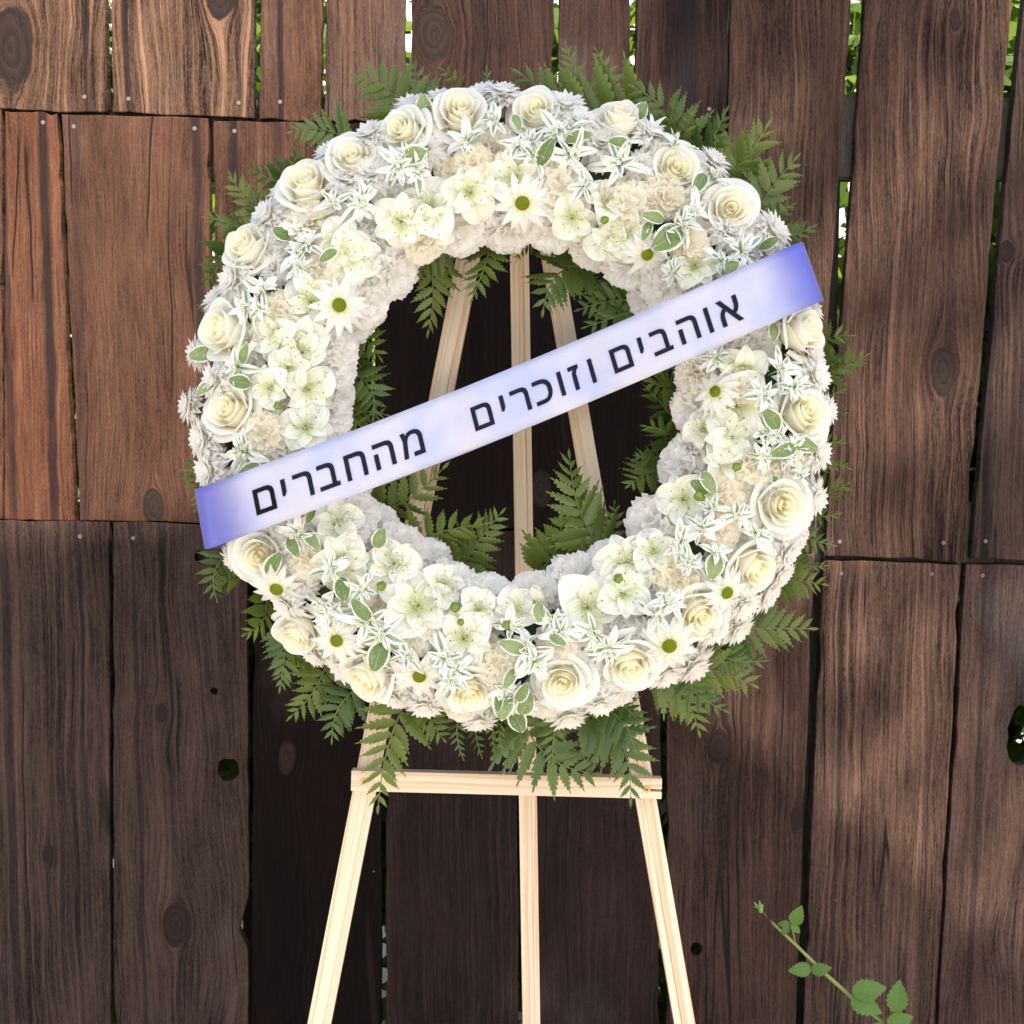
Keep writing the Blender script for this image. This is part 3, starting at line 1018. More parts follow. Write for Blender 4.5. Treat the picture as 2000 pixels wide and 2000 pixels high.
def petal_fn(L, w, th0, th1, curl, tipw=.5, chan=.1, wav=.0, ph=0.0, base=.18, az=0.0, z0=0.0, r0=.05, twist=0.0):
    """strap or blade petal growing out of the centre; th = elevation above horizontal at base and tip"""
    def fn(u, v):
        r, z = r0, z0
        n = 8
        for i in range(n):
            s = (i + .5) / n * v
            th = th0 + (th1 - th0) * s + curl * s * s
            r += L * v / n * math.cos(th)
            z += L * v / n * math.sin(th)
        wid = w * (base + (1 - base) * math.sin(math.pi * min(1, v ** tipw * .5 + .0) * 1.0)) if False else w * (base * (1 - v) + math.sin(math.pi * (v ** tipw)) ** .75 * (1 - base * .5))
        y = u * wid
        zz = z + chan * wid * (u * u - .3) + wav * math.sin(u * 9 + v * 7 + ph) * v
        yy = y + twist * v * zz
        return (r * math.cos(az) - yy * math.sin(az), r * math.sin(az) + yy * math.cos(az), zz)
    return fn


def carnation_mesh(seed, mat, full=1.0):
    rr = random.Random(seed)
    b = MB()
    layers = [(-.10, 9, 1.0), (.26, 8, 1.0), (.62, 7, .97), (.98, 6, .90), (1.32, 4, .80)]
    for (el, n, L) in layers:
        for i in range(n):
            az = 2 * math.pi * (i + rr.uniform(-.3, .3)) / n + el * 3
            e = el + rr.uniform(-.14, .14)
            LL = L * rr.uniform(.92, 1.05)
            wd = rr.uniform(.9, 1.15) * (.52 if el < 1.2 else .40)
            p1, p2, fr = rr.uniform(0, 6), rr.uniform(0, 6), rr.uniform(4.2, 6.5)
            amp = rr.uniform(.055, .10)
            d = Vector((math.cos(az) * math.cos(e), math.sin(az) * math.cos(e), math.sin(e)))
            sdv = Vector((-math.sin(az), math.cos(az), 0))
            nv = d.cross(sdv)
            zz = [rr.uniform(-.05, .05) for _ in range(14)]

            def fn(u, v, d=d, sdv=sdv, nv=nv, LL=LL, wd=wd, p1=p1, fr=fr, amp=amp, zz=zz, p2=p2):
                ii = int(round((u * .5 + .5) * 12))
                ln = LL * (v - .14 * u * u * v) + (zz[ii] + (.035 if ii % 2 else -.02)) * (v > .99)
                ruff = amp * v ** 1.6 * math.sin(u * fr + p1) + .05 * v ** 3 * math.sin(u * 13 + p2)
                return Vector((0, 0, .12)) + d * ln + sdv * (u * wd * (.25 + .75 * v)) + nv * (ruff - .25 * v * v * .4)
            b.grid(fn, 12, 4)
    b.ball((0, 0, .12), .45, .45, .4, 8, 5)
    return b.mesh('carnation', mat)


CARN_W = [carnation_mesh(s, M['carnation_white']) for s in (1, 2, 3)]
CARN_C = [carnation_mesh(s, M['carnation_cream']) for s in (4, 5, 6)]


def mum_mesh(seed):
    rr = random.Random(seed)
    b = MB()
    for (n, th0, th1, L, w, z0) in ((18, -.2, -.45, 1.0, .20, .12), (18, .12, -.25, .98, .20, .16), (17, .42, -.05, .92, .19, .20), (14, .75, .25, .80, .18, .24), (11, 1.05, .7, .62, .16, .28), (8, 1.35, 1.2, .46, .13, .30)):
        for i in range(n):
            az = 2 * math.pi * (i + rr.uniform(-.25, .25)) / n
            b.grid(petal_fn(L * rr.uniform(.9, 1.06), w * rr.uniform(.85, 1.1), th0 + rr.uniform(-.12, .12), th1 + rr.uniform(-.15, .15), 0, .62, .45, 0, 0, .55, az, z0), 2, 7)
    b.ball((0, 0, .2), .25, .25, .2, 8, 5)
    return b.mesh('chrysanthemum', M['mum'])


MUMS = [mum_mesh(s) for s in (1, 2, 3)]

# daisy: green disc, two whorls of petals that are objects of their own
db = MB()
db.ball((0, 0, .12), .235, .235, .13, 14, 8)
rr_ = random.Random(4)
for i in range(90):
    a = i * 2.399; r = .225 * math.sqrt(i / 90)
    db.ball((r * math.cos(a), r * math.sin(a), .12 + .13 * math.sqrt(max(0, 1 - (r / .236) ** 2))), .016, .016, .022, 4, 3)
DAISY_ME = db.mesh('daisy', M['disc'])
DPET = []
for s in range(3):
    b = MB()
    b.grid(petal_fn(.88, .150, .06 - .08 * s, -.10 - .1 * s, -.16, .62, .4, .0, 0, .55, 0, .06, .16), 4, 9)
    DPET.append(b.mesh('petal', M['mum']))

# lily: funnel of six petals with stamens
LPET = []
for s, (L, w, th0, th1, curl, mt) in enumerate(((1.08, .50, 1.02, -.75, -.2, 'lily'), (1.04, .45, .98, -.6, -.35, 'lily'), (1.0, .30, 1.1, -.65, -.1, 'lily_fleck'))):
    b = MB()
    b.grid(petal_fn(L, w, th0, th1, curl, .85, .45, .022, s * 2.0, .22, 0, 0, .03), 8, 10)
    LPET.append(b.mesh('petal', M[mt]))
b = MB()
b.tube([(0, 0, -.25), (0, 0, 0), (0, 0, .12)], .07, .06, 8)
for i in range(6):
    a = i * 1.047 + .4
    t = .26 + .05 * (i % 3)
    pts = [(.02 * math.cos(a), .02 * math.sin(a), .08), (.10 * math.cos(a), .10 * math.sin(a), .42), (t * math.cos(a), t * math.sin(a), .60 + .05 * (i % 2))]
    b.tube(pts, .016, .011, 5, 1)
    e = Vector(pts[-1])
    b.ball(e + Vector((0, 0, .02)), .034, .02, .02, 6, 4, 2)
LILY_ME = b.mesh('lily', [M['throat'], M['stamen'], M['anther']])


# sprig of variegated bracts round tiny florets
def bract_mesh(L, w, mat, th0, th1, wav, name='bract'):
    b = MB()
    b.grid(petal_fn(L, w, th0, th1, -.1, .95, .35, wav, rnd.uniform(0, 6), .2, 0, 0, .02), 6, 9)
    return b.mesh(name, mat)


BRACTS = [bract_mesh(1.0, .15, M['bract'], .8, -.4, .035), bract_mesh(.9, .13, M['bract'], 1.05, .0, .045), bract_mesh(1.1, .19, M['bract'], .5, -.7, .05), bract_mesh(.7, .13, M['bract'], 1.2, .5, .03)]
VLEAF = [bract_mesh(1.0, .25, M['vleaf'], .45, -.5, .03, 'leaf'), bract_mesh(1.0, .33, M['vleaf'], .5, -.8, .035, 'leaf')]
SPRIGS = []
for s in range(2):
    rr_ = random.Random(s)
    b = MB()
    b.tube([(0, 0, -.5), (0, 0, .05)], .03, .03, 6, 1)
    for i in range(11):
        a = rr_.uniform(0, 6.28); r = rr_.uniform(.0, .26); z = .30 + rr_.uniform(-.08, .12)
        c = Vector((r * math.cos(a), r * math.sin(a), z))
        b.tube([(0, 0, .02), c * .6, c], .012, .012, 4, 1)
        b.ball(c, .045, .045, .05, 6, 4, 1)
        for j in range(4):
            aa = j * 1.57 + a
            d = Vector((math.cos(aa), math.sin(aa), .5)) * .075
            sd2 = Vector((-math.sin(aa), math.cos(aa), 0)) * .035
            b.poly([c, c + d * .6 + sd2, c + d, c + d * .6 - sd2], None, 0)
    SPRIGS.append(b.mesh('leaf_sprig', [M['floret'], M['capsule']]))

# closed lily bud and small green bud
b = MB()
for i in range(3):
    az = i * 2.094
    b.grid(petal_fn(1.5, .34, 1.45, 1.72, 0, .8, .9, .0, 0, .3, az, 0, .12), 5, 9)
b.tube([(0, 0, -.4), (0, 0, .1)], .07, .10, 7)
LBUD = b.mesh('lily_bud', M['lily'])
b = MB()
b.ball((0, 0, .6), .42, .42, .62, 10, 8)
for i in range(5):
    az = i * 1.2566
    b.grid(petal_fn(1.15, .26, 1.1, 2.0, .3, .8, .8, 0, 0, .4, az, 0, .30), 3, 6)
GBUD = b.mesh('flower_bud', M['bud_green'])

# ---- placing, photo positions (x, y, radius in photo pixels)
PLACED = []


def put(name, me, px, py, rad, head, lift=0.0, flat=.75, jitter=.18, n=None, roll=None, up=0.0):
    s = rad * KPX
    p, q, nn = seat(px, py, head * s, lift, flat, jitter)
    if n is not None:
        nn = (RT * n[0] + UP * n[1] + TW * n[2]).normalized()
        q = turn(nn, rnd.uniform(0, 6.28) if roll is None else roll)
        p = p + (-nn * head * s) - (-nn * head * s) * 1.0
    o = inst(name, me, wreath, p - WL, q, s)
    PLACED.append((px, py, rad))
    return o


def rose(px, py, rad, n=None, v=None):
    bud, pets = ROSES[rnd.randrange(3) if v is None else v]
    o = put('rose', bud, px, py, rad * 1.0, .60, -.001, .6, .3, n)
    s_ = o.scale[0]
    o.scale = (s_ * rnd.uniform(.92, 1.05), s_ * rnd.uniform(.92, 1.05), s_ * rnd.uniform(.8, 1.2))
    for me in pets:
        inst('petal', me, o)
    return o


def daisy(px, py, rad, n=None):
    o = put('daisy', DAISY_ME, px, py, rad, .14, .010, .8, .1, n)
    for w in range(2):
        cnt = 13 if w == 0 else 12
        for i in range(cnt):
            q = Quaternion((0, 0, 1), 2 * math.pi * (i + .5 * w + rnd.uniform(-.2, .2)) / cnt) @ Quaternion((0, 1, 0), rnd.uniform(-.08, .14))
            inst('petal', DPET[rnd.randrange(2) + w * (rnd.random() > .3)], o, (0, 0, -.05 * w), q, rnd.uniform(.92, 1.06))
    return o


def lily(px, py, rad, n=None):
    o = put('lily', LILY_ME, px, py, rad * 1.2, .52, .004, .7, .3, n)
    for i in range(6):
        me = LPET[i % 2] if i % 2 == 0 else LPET[2 if i in (1, 5) else 1]
        q = Quaternion((0, 0, 1), i * 1.0472 + rnd.uniform(-.12, .12)) @ Quaternion((0, 1, 0), rnd.uniform(-.12, .16))
        inst('petal', me, o, (0, 0, 0 if i % 2 else -.02), q, rnd.uniform(.9, 1.06))
    return o


def sprig(px, py, rad, n=None, leaves=1):
    o = put('leaf_sprig', SPRIGS[rnd.randrange(2)], px, py, rad * 1.08, .42, .012, .6, .35, n)
    cnt = rnd.randrange(10, 14)
    for i in range(cnt):
        q = Quaternion((0, 0, 1), i * 2.399 + rnd.uniform(-.3, .3)) @ Quaternion((0, 1, 0), rnd.uniform(-.5, .4)) @ Quaternion((1, 0, 0), rnd.uniform(-.6, .6))
        inst('bract', BRACTS[rnd.randrange(4)], o, (0, 0, .03 * i / cnt), q, (rnd.uniform(.62, 1.2), rnd.uniform(.8, 1.2), 1.0))
    return o


def leaf(px, py, length, ang, tilt=.35, kind=0):
    """one variegated leaf; ang = direction it points in the picture, degrees, 0 = right, 90 = up"""
    a = R(ang)
    er, t, rho = ring_frame(px, py)
    d = (RT * math.cos(a) + UP * math.sin(a) + TW * tilt).normalized()
    nz = (TW - d * TW.dot(d) + er * t * .3).normalized()
    nz = (nz - d * nz.dot(d)).normalized()
    y = nz.cross(d)
    q = Matrix((d, y, nz)).transposed().to_quaternion()
    s = length * KPX
    h = math.sqrt(max(0, 1 - t * t * .86))
    c = at(px, py, WD - .080 * h - .004)
    inst('leaf', VLEAF[kind], wreath, c - d * s * .5 - WL, q, s)


for r_ in [(688, 305, 57), (598, 359, 54), (484, 487, 56), (436, 643, 60), (789, 254, 46), (900, 219, 55), (1046, 214, 54), (1210, 236, 54),
           (1322, 328, 56), (1428, 408, 52), (1568, 648, 50), (443, 799, 54), (506, 1085, 55), (580, 1238, 52), (720, 1318, 58),
           (918, 1357, 48), (1099, 1333, 52), (1231, 1296, 60), (1568, 808, 54), (1526, 985, 58), (1478, 1112, 56), (1368, 1200, 52)]:
    rose(r_[0], r_[1], r_[2] * 1.12)
for c_ in [(594, 417, 50), (536, 607, 42), (616, 524, 40), (507, 848, 46), (594, 1096, 42), (1092, 366, 54), (1228, 396, 56), (930, 322, 42), (1304, 374, 44),
           (826, 492, 40), (1316, 378, 40), (1350, 472, 40), (1320, 1121, 52), (1088, 1262, 44), (972, 1306, 46), (806, 1252, 42), (690, 1160, 40),
           (1478, 911, 42), (1550, 912, 44), (1416, 970, 48), (1402, 1036, 44), (1347, 730, 42), (1440, 752, 36), (896, 1396, 36)]:
    put('carnation', CARN_C[rnd.randrange(3)], *c_, .75, 0, .8, .2)['label'] = 'cream carnation'
for c_ in [(911, 458, 52), (998, 464, 54), (1077, 462, 50), (1146, 505, 48), (1217, 532, 48), (1296, 572, 46), (777, 540, 56), (722, 596, 52),
           (652, 720, 54), (668, 690, 44), (652, 806, 56), (674, 776, 44), (706, 1000, 48), (784, 1058, 62), (884, 1126, 54), (960, 1146, 52), (1036, 1140, 48),
           (1120, 1108, 60), (1180, 1080, 44), (1262, 1010, 60), (1318, 896, 56), (1338, 800, 50), (1346, 868, 46), (640, 672, 44), (690, 1020, 44), (1350, 726, 40), (1059, 1384, 44), (1204, 1366, 40), (1568, 1050, 42), (836, 470, 44), (1400, 545, 40)]:
    put('carnation', CARN_W[rnd.randrange(3)], c_[0], c_[1], c_[2] * 1.08, .75, -.004, .85, .2)
for m_ in [(522, 424, 52), (458, 548, 52), (857, 196, 44), (722, 262, 44), (983, 182, 44), (1105, 208, 48), (1132, 238, 46), (1510, 452, 52), (1392, 316, 46),
           (368, 792, 40), (398, 856, 52), (410, 920, 50), (1590, 735, 48), (1612, 802, 40), (1596, 884, 46), (1588, 975, 48), (1536, 1080, 44),
           (1450, 1180, 46), (830, 1376, 44), (1172, 1372, 42), (640, 300, 40), (420, 745, 44), (1270, 262, 44), (560, 1180, 40), (1395, 1228, 44), (770, 1360, 40), (1260, 1322, 36), (1000, 1370, 42), (470, 1050, 42), (384, 690, 40)]:
    put('chrysanthemum', MUMS[rnd.randrange(3)], *m_, .3, .0, .95, .15)
for d_ in [(1020, 397, 58, (0, -.45, 1)), (663, 598, 58, (.45, .0, 1)), (1262, 496, 48, (.2, -.7, 1)), (536, 1150, 54, (-.2, -.75, 1)), (656, 1253, 52, (-.2, -.4, 1)),
           (818, 1322, 54, (0, -.6, 1)), (1310, 1262, 60, (.1, -.45, 1)), (1398, 766, 46, (-.6, .2, 1)), (1420, 1158, 50, (.5, -.4, 1))]:
    daisy(*d_)
for l_ in [(656, 466, 48, (.1, -.2, 1)), (604, 588, 54), (528, 654, 50), (584, 668, 54), (998, 330, 56, (-.3, -.2, 1)), (925, 378, 54), (846, 400, 60, (-.3, .2, 1)), (784, 436, 54),
           (688, 508, 56), (840, 456, 48), (1183, 388, 46, (.5, .4, 1)), (1110, 426, 48, (0, -.5, 1)), (1215, 448, 50), (1193, 480, 46, (0, -.6, 1)), (1356, 512, 48), (518, 760, 42), (590, 690, 44), (609, 764, 52), (596, 826, 50),
           (660, 1012, 50), (670, 1102, 58), (770, 1100, 52), (824, 1176, 72), (902, 1250, 58), (1154, 1188, 66), (1226, 1100, 64), (1226, 1156, 50), (874, 1136, 46), (940, 1190, 44),
           (1446, 712, 48, (0, -.5, 1)), (1432, 796, 66), (1436, 850, 52), (1330, 976, 54), (1364, 832, 40), (1420, 898, 44), (1276, 1066, 46), (1000, 1190, 44), (560, 720, 40)]:
    lily(*l_)
for s_ in [(580, 487, 44), (507, 563, 46), (962, 226, 50), (777, 322, 46), (708, 390, 56), (1117, 304, 54), (1208, 316, 52), (1273, 248, 46), (1324, 274, 50), (904, 276, 48), (1336, 436, 52), (1358, 410, 40),
           (1456, 486, 48), (1400, 336, 42), (449, 715, 54), (466, 890, 56), (580, 1044, 48), (628, 1185, 46), (717, 1219, 58), (740, 1246, 48), (868, 1282, 50), (892, 1316, 40), (1027, 1262, 50), (1048, 1300, 48), (1160, 1246, 54), (1184, 1272, 46),
           (1282, 1208, 52), (1324, 1066, 52), (1000, 1226, 40), (1535, 716, 48), (1500, 848, 44), (1444, 1012, 42), (1482, 1042, 44), (1348, 1098, 40), (1312, 1178, 44), (640, 1110, 40), (820, 330, 42), (1010, 280, 40), (596, 470, 40)]:
    sprig(*s_)
for g_ in [(813, 304, 60, 10, .3, 1), (828, 207, 52, 100, .5, 1), (1251, 217, 46, 60, .4, 1), (1067, 296, 64, 60, .4, 0), (1132, 268, 56, 10, .4, 0), (1302, 468, 76, 215, .3, 1), (1262, 452, 44, 250, .3, 0),
           (1365, 359, 58, 240, .5, 0), (1503, 475, 44, 30, .3, 0), (1427, 520, 48, 250, .6, 1), (1314, 462, 50, 120, .3, 0), (391, 693, 52, 190, .3, 1), (467, 746, 46, 170, .4, 1), (478, 690, 44, 70, .5, 0),
           (536, 1100, 62, 55, .5, 0), (574, 1068, 52, 300, .5, 0), (612, 1056, 52, 310, .5, 0), (670, 1152, 52, 280, .4, 1), (548, 455, 40, 150, .4, 1), (1506, 818, 52, 130, .4, 1), (1568, 868, 70, 340, .3, 0), (1530, 880, 62, 200, .4, 0), (1394, 1108, 56, 260, .3, 1),
           (983, 1378, 66, 265, .3, 1), (1012, 1408, 56, 290, .2, 1), (1020, 1352, 50, 60, .4, 0), (742, 1050, 46, 70, .4, 1), (705, 1190, 60, 130, .3, 0), (738, 1285, 64, 250, .3, 1), (1500, 606, 80, 25, .2, 1), (1366, 950, 46, 150, .3, 1), (1000, 1262, 60, 160, .3, 0), (1090, 1250, 42, 330, .4, 0), (484, 920, 50, 215, .3, 0), (640, 500, 44, 220, .4, 0), (1010, 240, 40, 290, .4, 0), (1210, 280, 50, 170, .3, 0), (400, 760, 46, 220, .3, 0)]:
    leaf(*g_)
for b_ in [(1063, 1166, 34, (-.5, .7, .6)), (990, 1200, 26, (.3, .4, 1))]:
    put('lily_bud', LBUD, b_[0], b_[1], b_[2], .7, .01, n=b_[3])
for b_ in [(542, 793, 17), (744, 1145, 19), (889, 1186, 22), (988, 1220, 17), (1208, 1130, 20), (1365, 968, 21), (1438, 912, 18), (1180, 430, 16), (900, 1215, 15)]:
    put('flower_bud', GBUD, b_[0], b_[1], b_[2], .7, .012, .5, .5)

# ---- more fine variegated foliage scattered between the blooms
BIG = [q for q in PLACED if q[2] > 50]
for _ in range(400):
    a = rnd.uniform(0, 2 * math.pi)
    rho = 467 + rnd.uniform(-.45, .85) * 150
    px, py = WCX + rho * math.cos(a), WCY - rho * math.sin(a)
    if under_sash(px, py) or _ > 390: continue
    if all(math.hypot(px - q[0], py - q[1]) > q[2] * .85 for q in BIG) and all(math.hypot(px - q[0], py - q[1]) > 22 for q in PLACED):
        if rnd.random() < .86:
            sprig(px, py, rnd.uniform(32, 42))
        else:
            leaf(px, py, rnd.uniform(36, 56), rnd.uniform(0, 360), .4, rnd.randrange(2))
            PLACED.append((px, py, 26))
    if len(PLACED) > 330: break

# ---- carnations and daisy mums close the gaps between the counted flowers
fill = []
for _ in range(5000):
    a = rnd.uniform(0, 2 * math.pi)
    t = rnd.uniform(-1.0, 1.0)
    rho = 467 + t * 150
    px, py = WCX + rho * math.cos(a), WCY - rho * math.sin(a)
    rad = rnd.uniform(40, 56)
    if all(math.hypot(px - q[0], py - q[1]) > (q[2] + rad) * (.50 if t < -.25 else .42) for q in PLACED):
        if t > .35:
            put('chrysanthemum', MUMS[rnd.randrange(3)], px, py, rad, .3, -.012, .95, .2)
        else:
            put('carnation', (CARN_W if t < -.2 or rnd.random() < .6 else CARN_C)[rnd.randrange(3)], px, py, rad, .75, -.014, .9, .2)

# ---- fern fronds round the rim and in the opening
PINNA = []
for variant in range(3):
    rr_ = random.Random(70 + variant)
    b = MB()
    n = (7, 8, 6)[variant]
    # a solid lobed blade: notches reach about half way to the midrib
    for side in (-1, 1):
        prev = (Vector((0, 0, 0)), Vector((.02, side * .03, 0)))
        for i in range(n):
            s0, s1 = i / n, (i + 1) / n
            sm = s0 + .5 / n
            wd = (.158 * math.sin(math.pi * min(1, (sm * .93 + .12)) ** .8) ** .9 + .012) * rr_.uniform(.9, 1.08)
            lean = .085 + .03 * (1 - sm)
            wn = .42 * .158 * math.sin(math.pi * min(1, (s1 * .93 + .10)) ** .8) ** .9 if i < n - 1 else .0
            a0, n0 = prev
            m1 = Vector((s1, 0, 0))
            n1 = Vector((s1 + .018, side * wn, -.06 * wn))
            t_ = Vector((sm + lean, side * wd, -.20 * wd + rr_.uniform(-.012, .012)))
            t0 = Vector((s0 + .030 + lean * .35, side * (abs(n0.y) * .35 + wd * .62), -.12 * wd))
            t1 = Vector((sm + lean * 1.05 + .022, side * wd * .66, -.12 * wd))
            pts, uu = [a0, m1, n1, t1, t_, t0, n0], [0, 0, .4, .7, 1, .7, .4]
            if side < 0: pts, uu = pts[::-1], uu[::-1]
            b.poly(pts, [(.5, q) for q in uu])
            prev = (m1, n1)
    b.poly([(.97, -.012, 0), (1.10, .004, 0), (.97, .012, 0)], [(.5, .4), (.5, 1), (.5, .4)])
    b.poly([(0, -.012, .004), (.95, -.005, .004), (.95, .005, .004), (0, .012, .004)], [(.5, 0)] * 4)
    PINNA.append(b.mesh('leaflet', M['fern'], False))


def frond(bx, by, tx, ty, dep0, dep1, wide=.46, pairs=9, bend=.12, roll=0.0, sides=(-1, 1), tone=None, taper=.75, start=.06):
    p0, p1 = at(bx, by, dep0), at(tx, ty, dep1)
    ax = p1 - p0
    L = ax.length
    nz = (TW - ax.normalized() * TW.dot(ax.normalized())).normalized()
    sdv = nz.cross(ax.normalized())
    q = Quaternion(ax.normalized(), roll)
    nz, sdv = q @ nz, q @ sdv
    def pos(t):
        return p0 + ax * t + sdv * (bend * L * math.sin(math.pi * t)) + nz * (.06 * L * math.sin(math.pi * t))
    b = MB()
    b.tube([pos(i / 10) - p0 for i in range(11)], .0012, .0004, 5)
    pairs = max(4, int(pairs * .92))
    wide *= 1.15
    st = b.obj('fern_frond', M['rachis'], wreath)
    st.location = p0 - WL
    tn = rnd.random() if tone is None else tone
    for i in range(pairs):
        t = start + (.96 - start) * i / pairs
        tang = (pos(min(1, t + .02)) - pos(max(0, t - .02))).normalized()
        s0 = nz.cross(tang).normalized()
        for side in sides:
            tt = min(.98, t + (.02 if side > 0 else 0))
            ang = R(66 - 30 * t + rnd.uniform(-6, 6))
            d = (tang * math.cos(ang) + s0 * side * math.sin(ang) + nz * rnd.uniform(-.38, .22)).normalized()
            z = (nz - d * nz.dot(d) + tang * rnd.uniform(-.5, .5)).normalized()
            z = (z - d * z.dot(d)).normalized()
            y = z.cross(d)
            rot = Matrix((d, y, z)).transposed().to_quaternion()
            ln = L * wide * ((1 - t) ** taper * .92 + .10) * rnd.uniform(.9, 1.08)
            o = inst('leaflet', PINNA[rnd.randrange(3)], st, pos(tt) - p0, rot, ln)
            o['frond_tone'] = min(1.0, max(0.0, tn + rnd.uniform(-.2, .2)))
    t = .95
    d = (pos(1) - pos(.9)).normalized()
    z = (nz - d * nz.dot(d)).normalized()
    o = inst('leaflet', PINNA[0], st, pos(.95) - p0, Matrix((d, z.cross(d), z)).transposed().to_quaternion(), L * wide * .22)
    o['frond_tone'] = tn


BK = WD + .022
for f_ in [
    # top
    (805, 240, 690, 148, .56, 8), (825, 240, 800, 116, .40, 8), (905, 215, 858, 132, .36, 6), (920, 210, 950, 130, .38, 6), (1262, 232, 1008, 140, .40, 10), (1120, 220, 1104, 84, .36, 9), (1170, 225, 1160, 92, .34, 8),
    (1330, 290, 1232, 168, .45, 8), (1300, 270, 1318, 196, .35, 6), (1330, 290, 1352, 206, .35, 6), (1350, 320, 1420, 212, .46, 8), (1390, 370, 1500, 244, .58, 8), (1430, 400, 1450, 258, .42, 7), (1460, 440, 1556, 308, .54, 8), (1490, 450, 1552, 398, .5, 6), (1500, 470, 1592, 440, .5, 7),
    # left
    (690, 280, 566, 258, .5, 8), (620, 340, 486, 328, .5, 8), (560, 340, 590, 288, .4, 6), (530, 440, 448, 338, .46, 8), (500, 430, 478, 352, .34, 7), (490, 460, 400, 424, .52, 7), (450, 480, 398, 560, .5, 7),
    (420, 590, 386, 596, .5, 6), (400, 700, 362, 690, .45, 6), (396, 800, 354, 830, .5, 6), (400, 890, 364, 960, .45, 6), (400, 920, 380, 1000, .4, 6), (440, 1080, 424, 1175, .45, 7),
    # bottom left and bottom
    (520, 1160, 476, 1240, .5, 7), (560, 1210, 546, 1348, .42, 10), (470, 1130, 430, 1140, .5, 6), (640, 1290, 566, 1402, .5, 8), (600, 1270, 560, 1290, .6, 6), (700, 1340, 648, 1448, .5, 8), (800, 1350, 738, 1584, .34, 10), (840, 1360, 868, 1446, .5, 7),
    (900, 1380, 906, 1486, .26, 8), (935, 1380, 942, 1482, .26, 8), (965, 1380, 966, 1480, .26, 8), (990, 1390, 982, 1472, .26, 7), (1010, 1390, 1020, 1470, .3, 7), (1010, 1390, 1172, 1512, .48, 9), (1090, 1380, 1080, 1510, .34, 8), (1130, 1380, 1232, 1568, .42, 10), (1180, 1380, 1242, 1480, .5, 7), (1210, 1370, 1262, 1440, .4, 7),
    (1270, 1320, 1366, 1434, .46, 9), (1290, 1300, 1474, 1340, .48, 10), (1390, 1230, 1590, 1228, .40, 10), (1380, 1250, 1500, 1290, .4, 8), (1330, 1290, 1420, 1390, .4, 8),
    # right
    (1500, 1120, 1612, 1142, .44, 8), (1530, 1080, 1618, 1104, .4, 7), (1540, 1040, 1632, 1066, .42, 7), (1570, 1000, 1644, 1002, .4, 6), (1580, 950, 1660, 942, .42, 6), (1580, 920, 1662, 916, .36, 6), (1590, 870, 1650, 866, .5, 6), (1595, 830, 1656, 806, .4, 6), (1590, 790, 1652, 760, .4, 6),
    (1590, 730, 1696, 692, .42, 8), (1590, 680, 1668, 656, .46, 6), (1600, 700, 1650, 730, .5, 6),
    # the opening
    (836, 490, 836, 652, .44, 8), (880, 470, 792, 560, .4, 7), (960, 470, 920, 588, .44, 8), (930, 470, 1000, 500, .4, 6), (1060, 465, 1008, 512, .4, 6), (1150, 510, 1060, 612, .46, 8), (1120, 500, 1170, 550, .4, 6), (1260, 590, 1128, 606, .46, 8), (1240, 560, 1140, 560, .5, 7), (1260, 600, 1140, 640, .4, 7),
    (730, 590, 738, 660, .5, 6), (690, 640, 744, 702, .5, 6), (690, 690, 742, 740, .5, 7), (690, 730, 728, 820, .45, 7), (680, 780, 722, 850, .4, 6), (670, 830, 760, 812, .4, 7),
    (700, 1010, 872, 908, .38, 8), (720, 1000, 800, 960, .5, 7), (780, 1080, 956, 1022, .40, 9), (900, 1110, 982, 998, .44, 9), (850, 1100, 930, 1070, .5, 6), (1050, 1120, 1096, 1006, .62, 7), (1090, 1110, 1150, 1060, .5, 6), (1184, 1090, 1112, 884, .40, 11), (1130, 1090, 1138, 960, .4, 8), (1170, 1080, 1200, 980, .4, 7),
    (1330, 760, 1262, 744, .6, 7), (1330, 830, 1258, 752, .45, 8), (1310, 870, 1256, 832, .5, 7), (1300, 920, 1226, 950, .5, 8), (1290, 890, 1240, 890, .55, 7), (1320, 720, 1290, 700, .6, 6)]:
    d1 = BK + rnd.uniform(-.05, .015)
    frond(f_[0], f_[1], f_[2], f_[3], BK + rnd.uniform(-.008, .012), d1, f_[4], f_[5], rnd.uniform(-.18, .18), rnd.uniform(-.75, .75))
# small piece of florist's wire at the bottom
b = MB()
b.tube([at(1010, 1470, 1.69) - WL, at(1003, 1490, 1.694) - WL, at(994, 1512, 1.70) - WL], .0012, .0012, 6)
b.tube([at(986, 1500, 1.70) - WL, at(985, 1512, 1.70) - WL], .0010, .0010, 6)
b.obj('wire', M['wire'], wreath)

# ================================================================== ribbon across the wreath
SA, SB = Vector((387, 954)), Vector((1561, 473))     # top corners in the photo
SC_, SD = Vector((408, 1072)), Vector((1602, 589))   # bottom corners
sash = empty('memorial_ribbon', at(990, 790, WD - .11), 'white satin memorial ribbon with blue sky reflection painted on its ends and dark Hebrew words across the wreath', 'ribbon')
SL = sash.location.copy()


def sstep(x, a, b):
    t = max(0, min(1, (x - a) / (b - a)))
    return t * t * (3 - 2 * t)


def sash_depth(s):
    d = WD - .030 - .088 * sstep(s, -.03, .085) + .0
    d = WD - .030 - .088 * sstep(min(s, 1 - s), -.03, .085)
    hole = sstep(s, .27, .40) * (1 - sstep(s, .62, .75))
    d += .006 * hole + .004 * math.sin(s * 23) + .0018 * math.sin(s * 61 + 1)
    return d


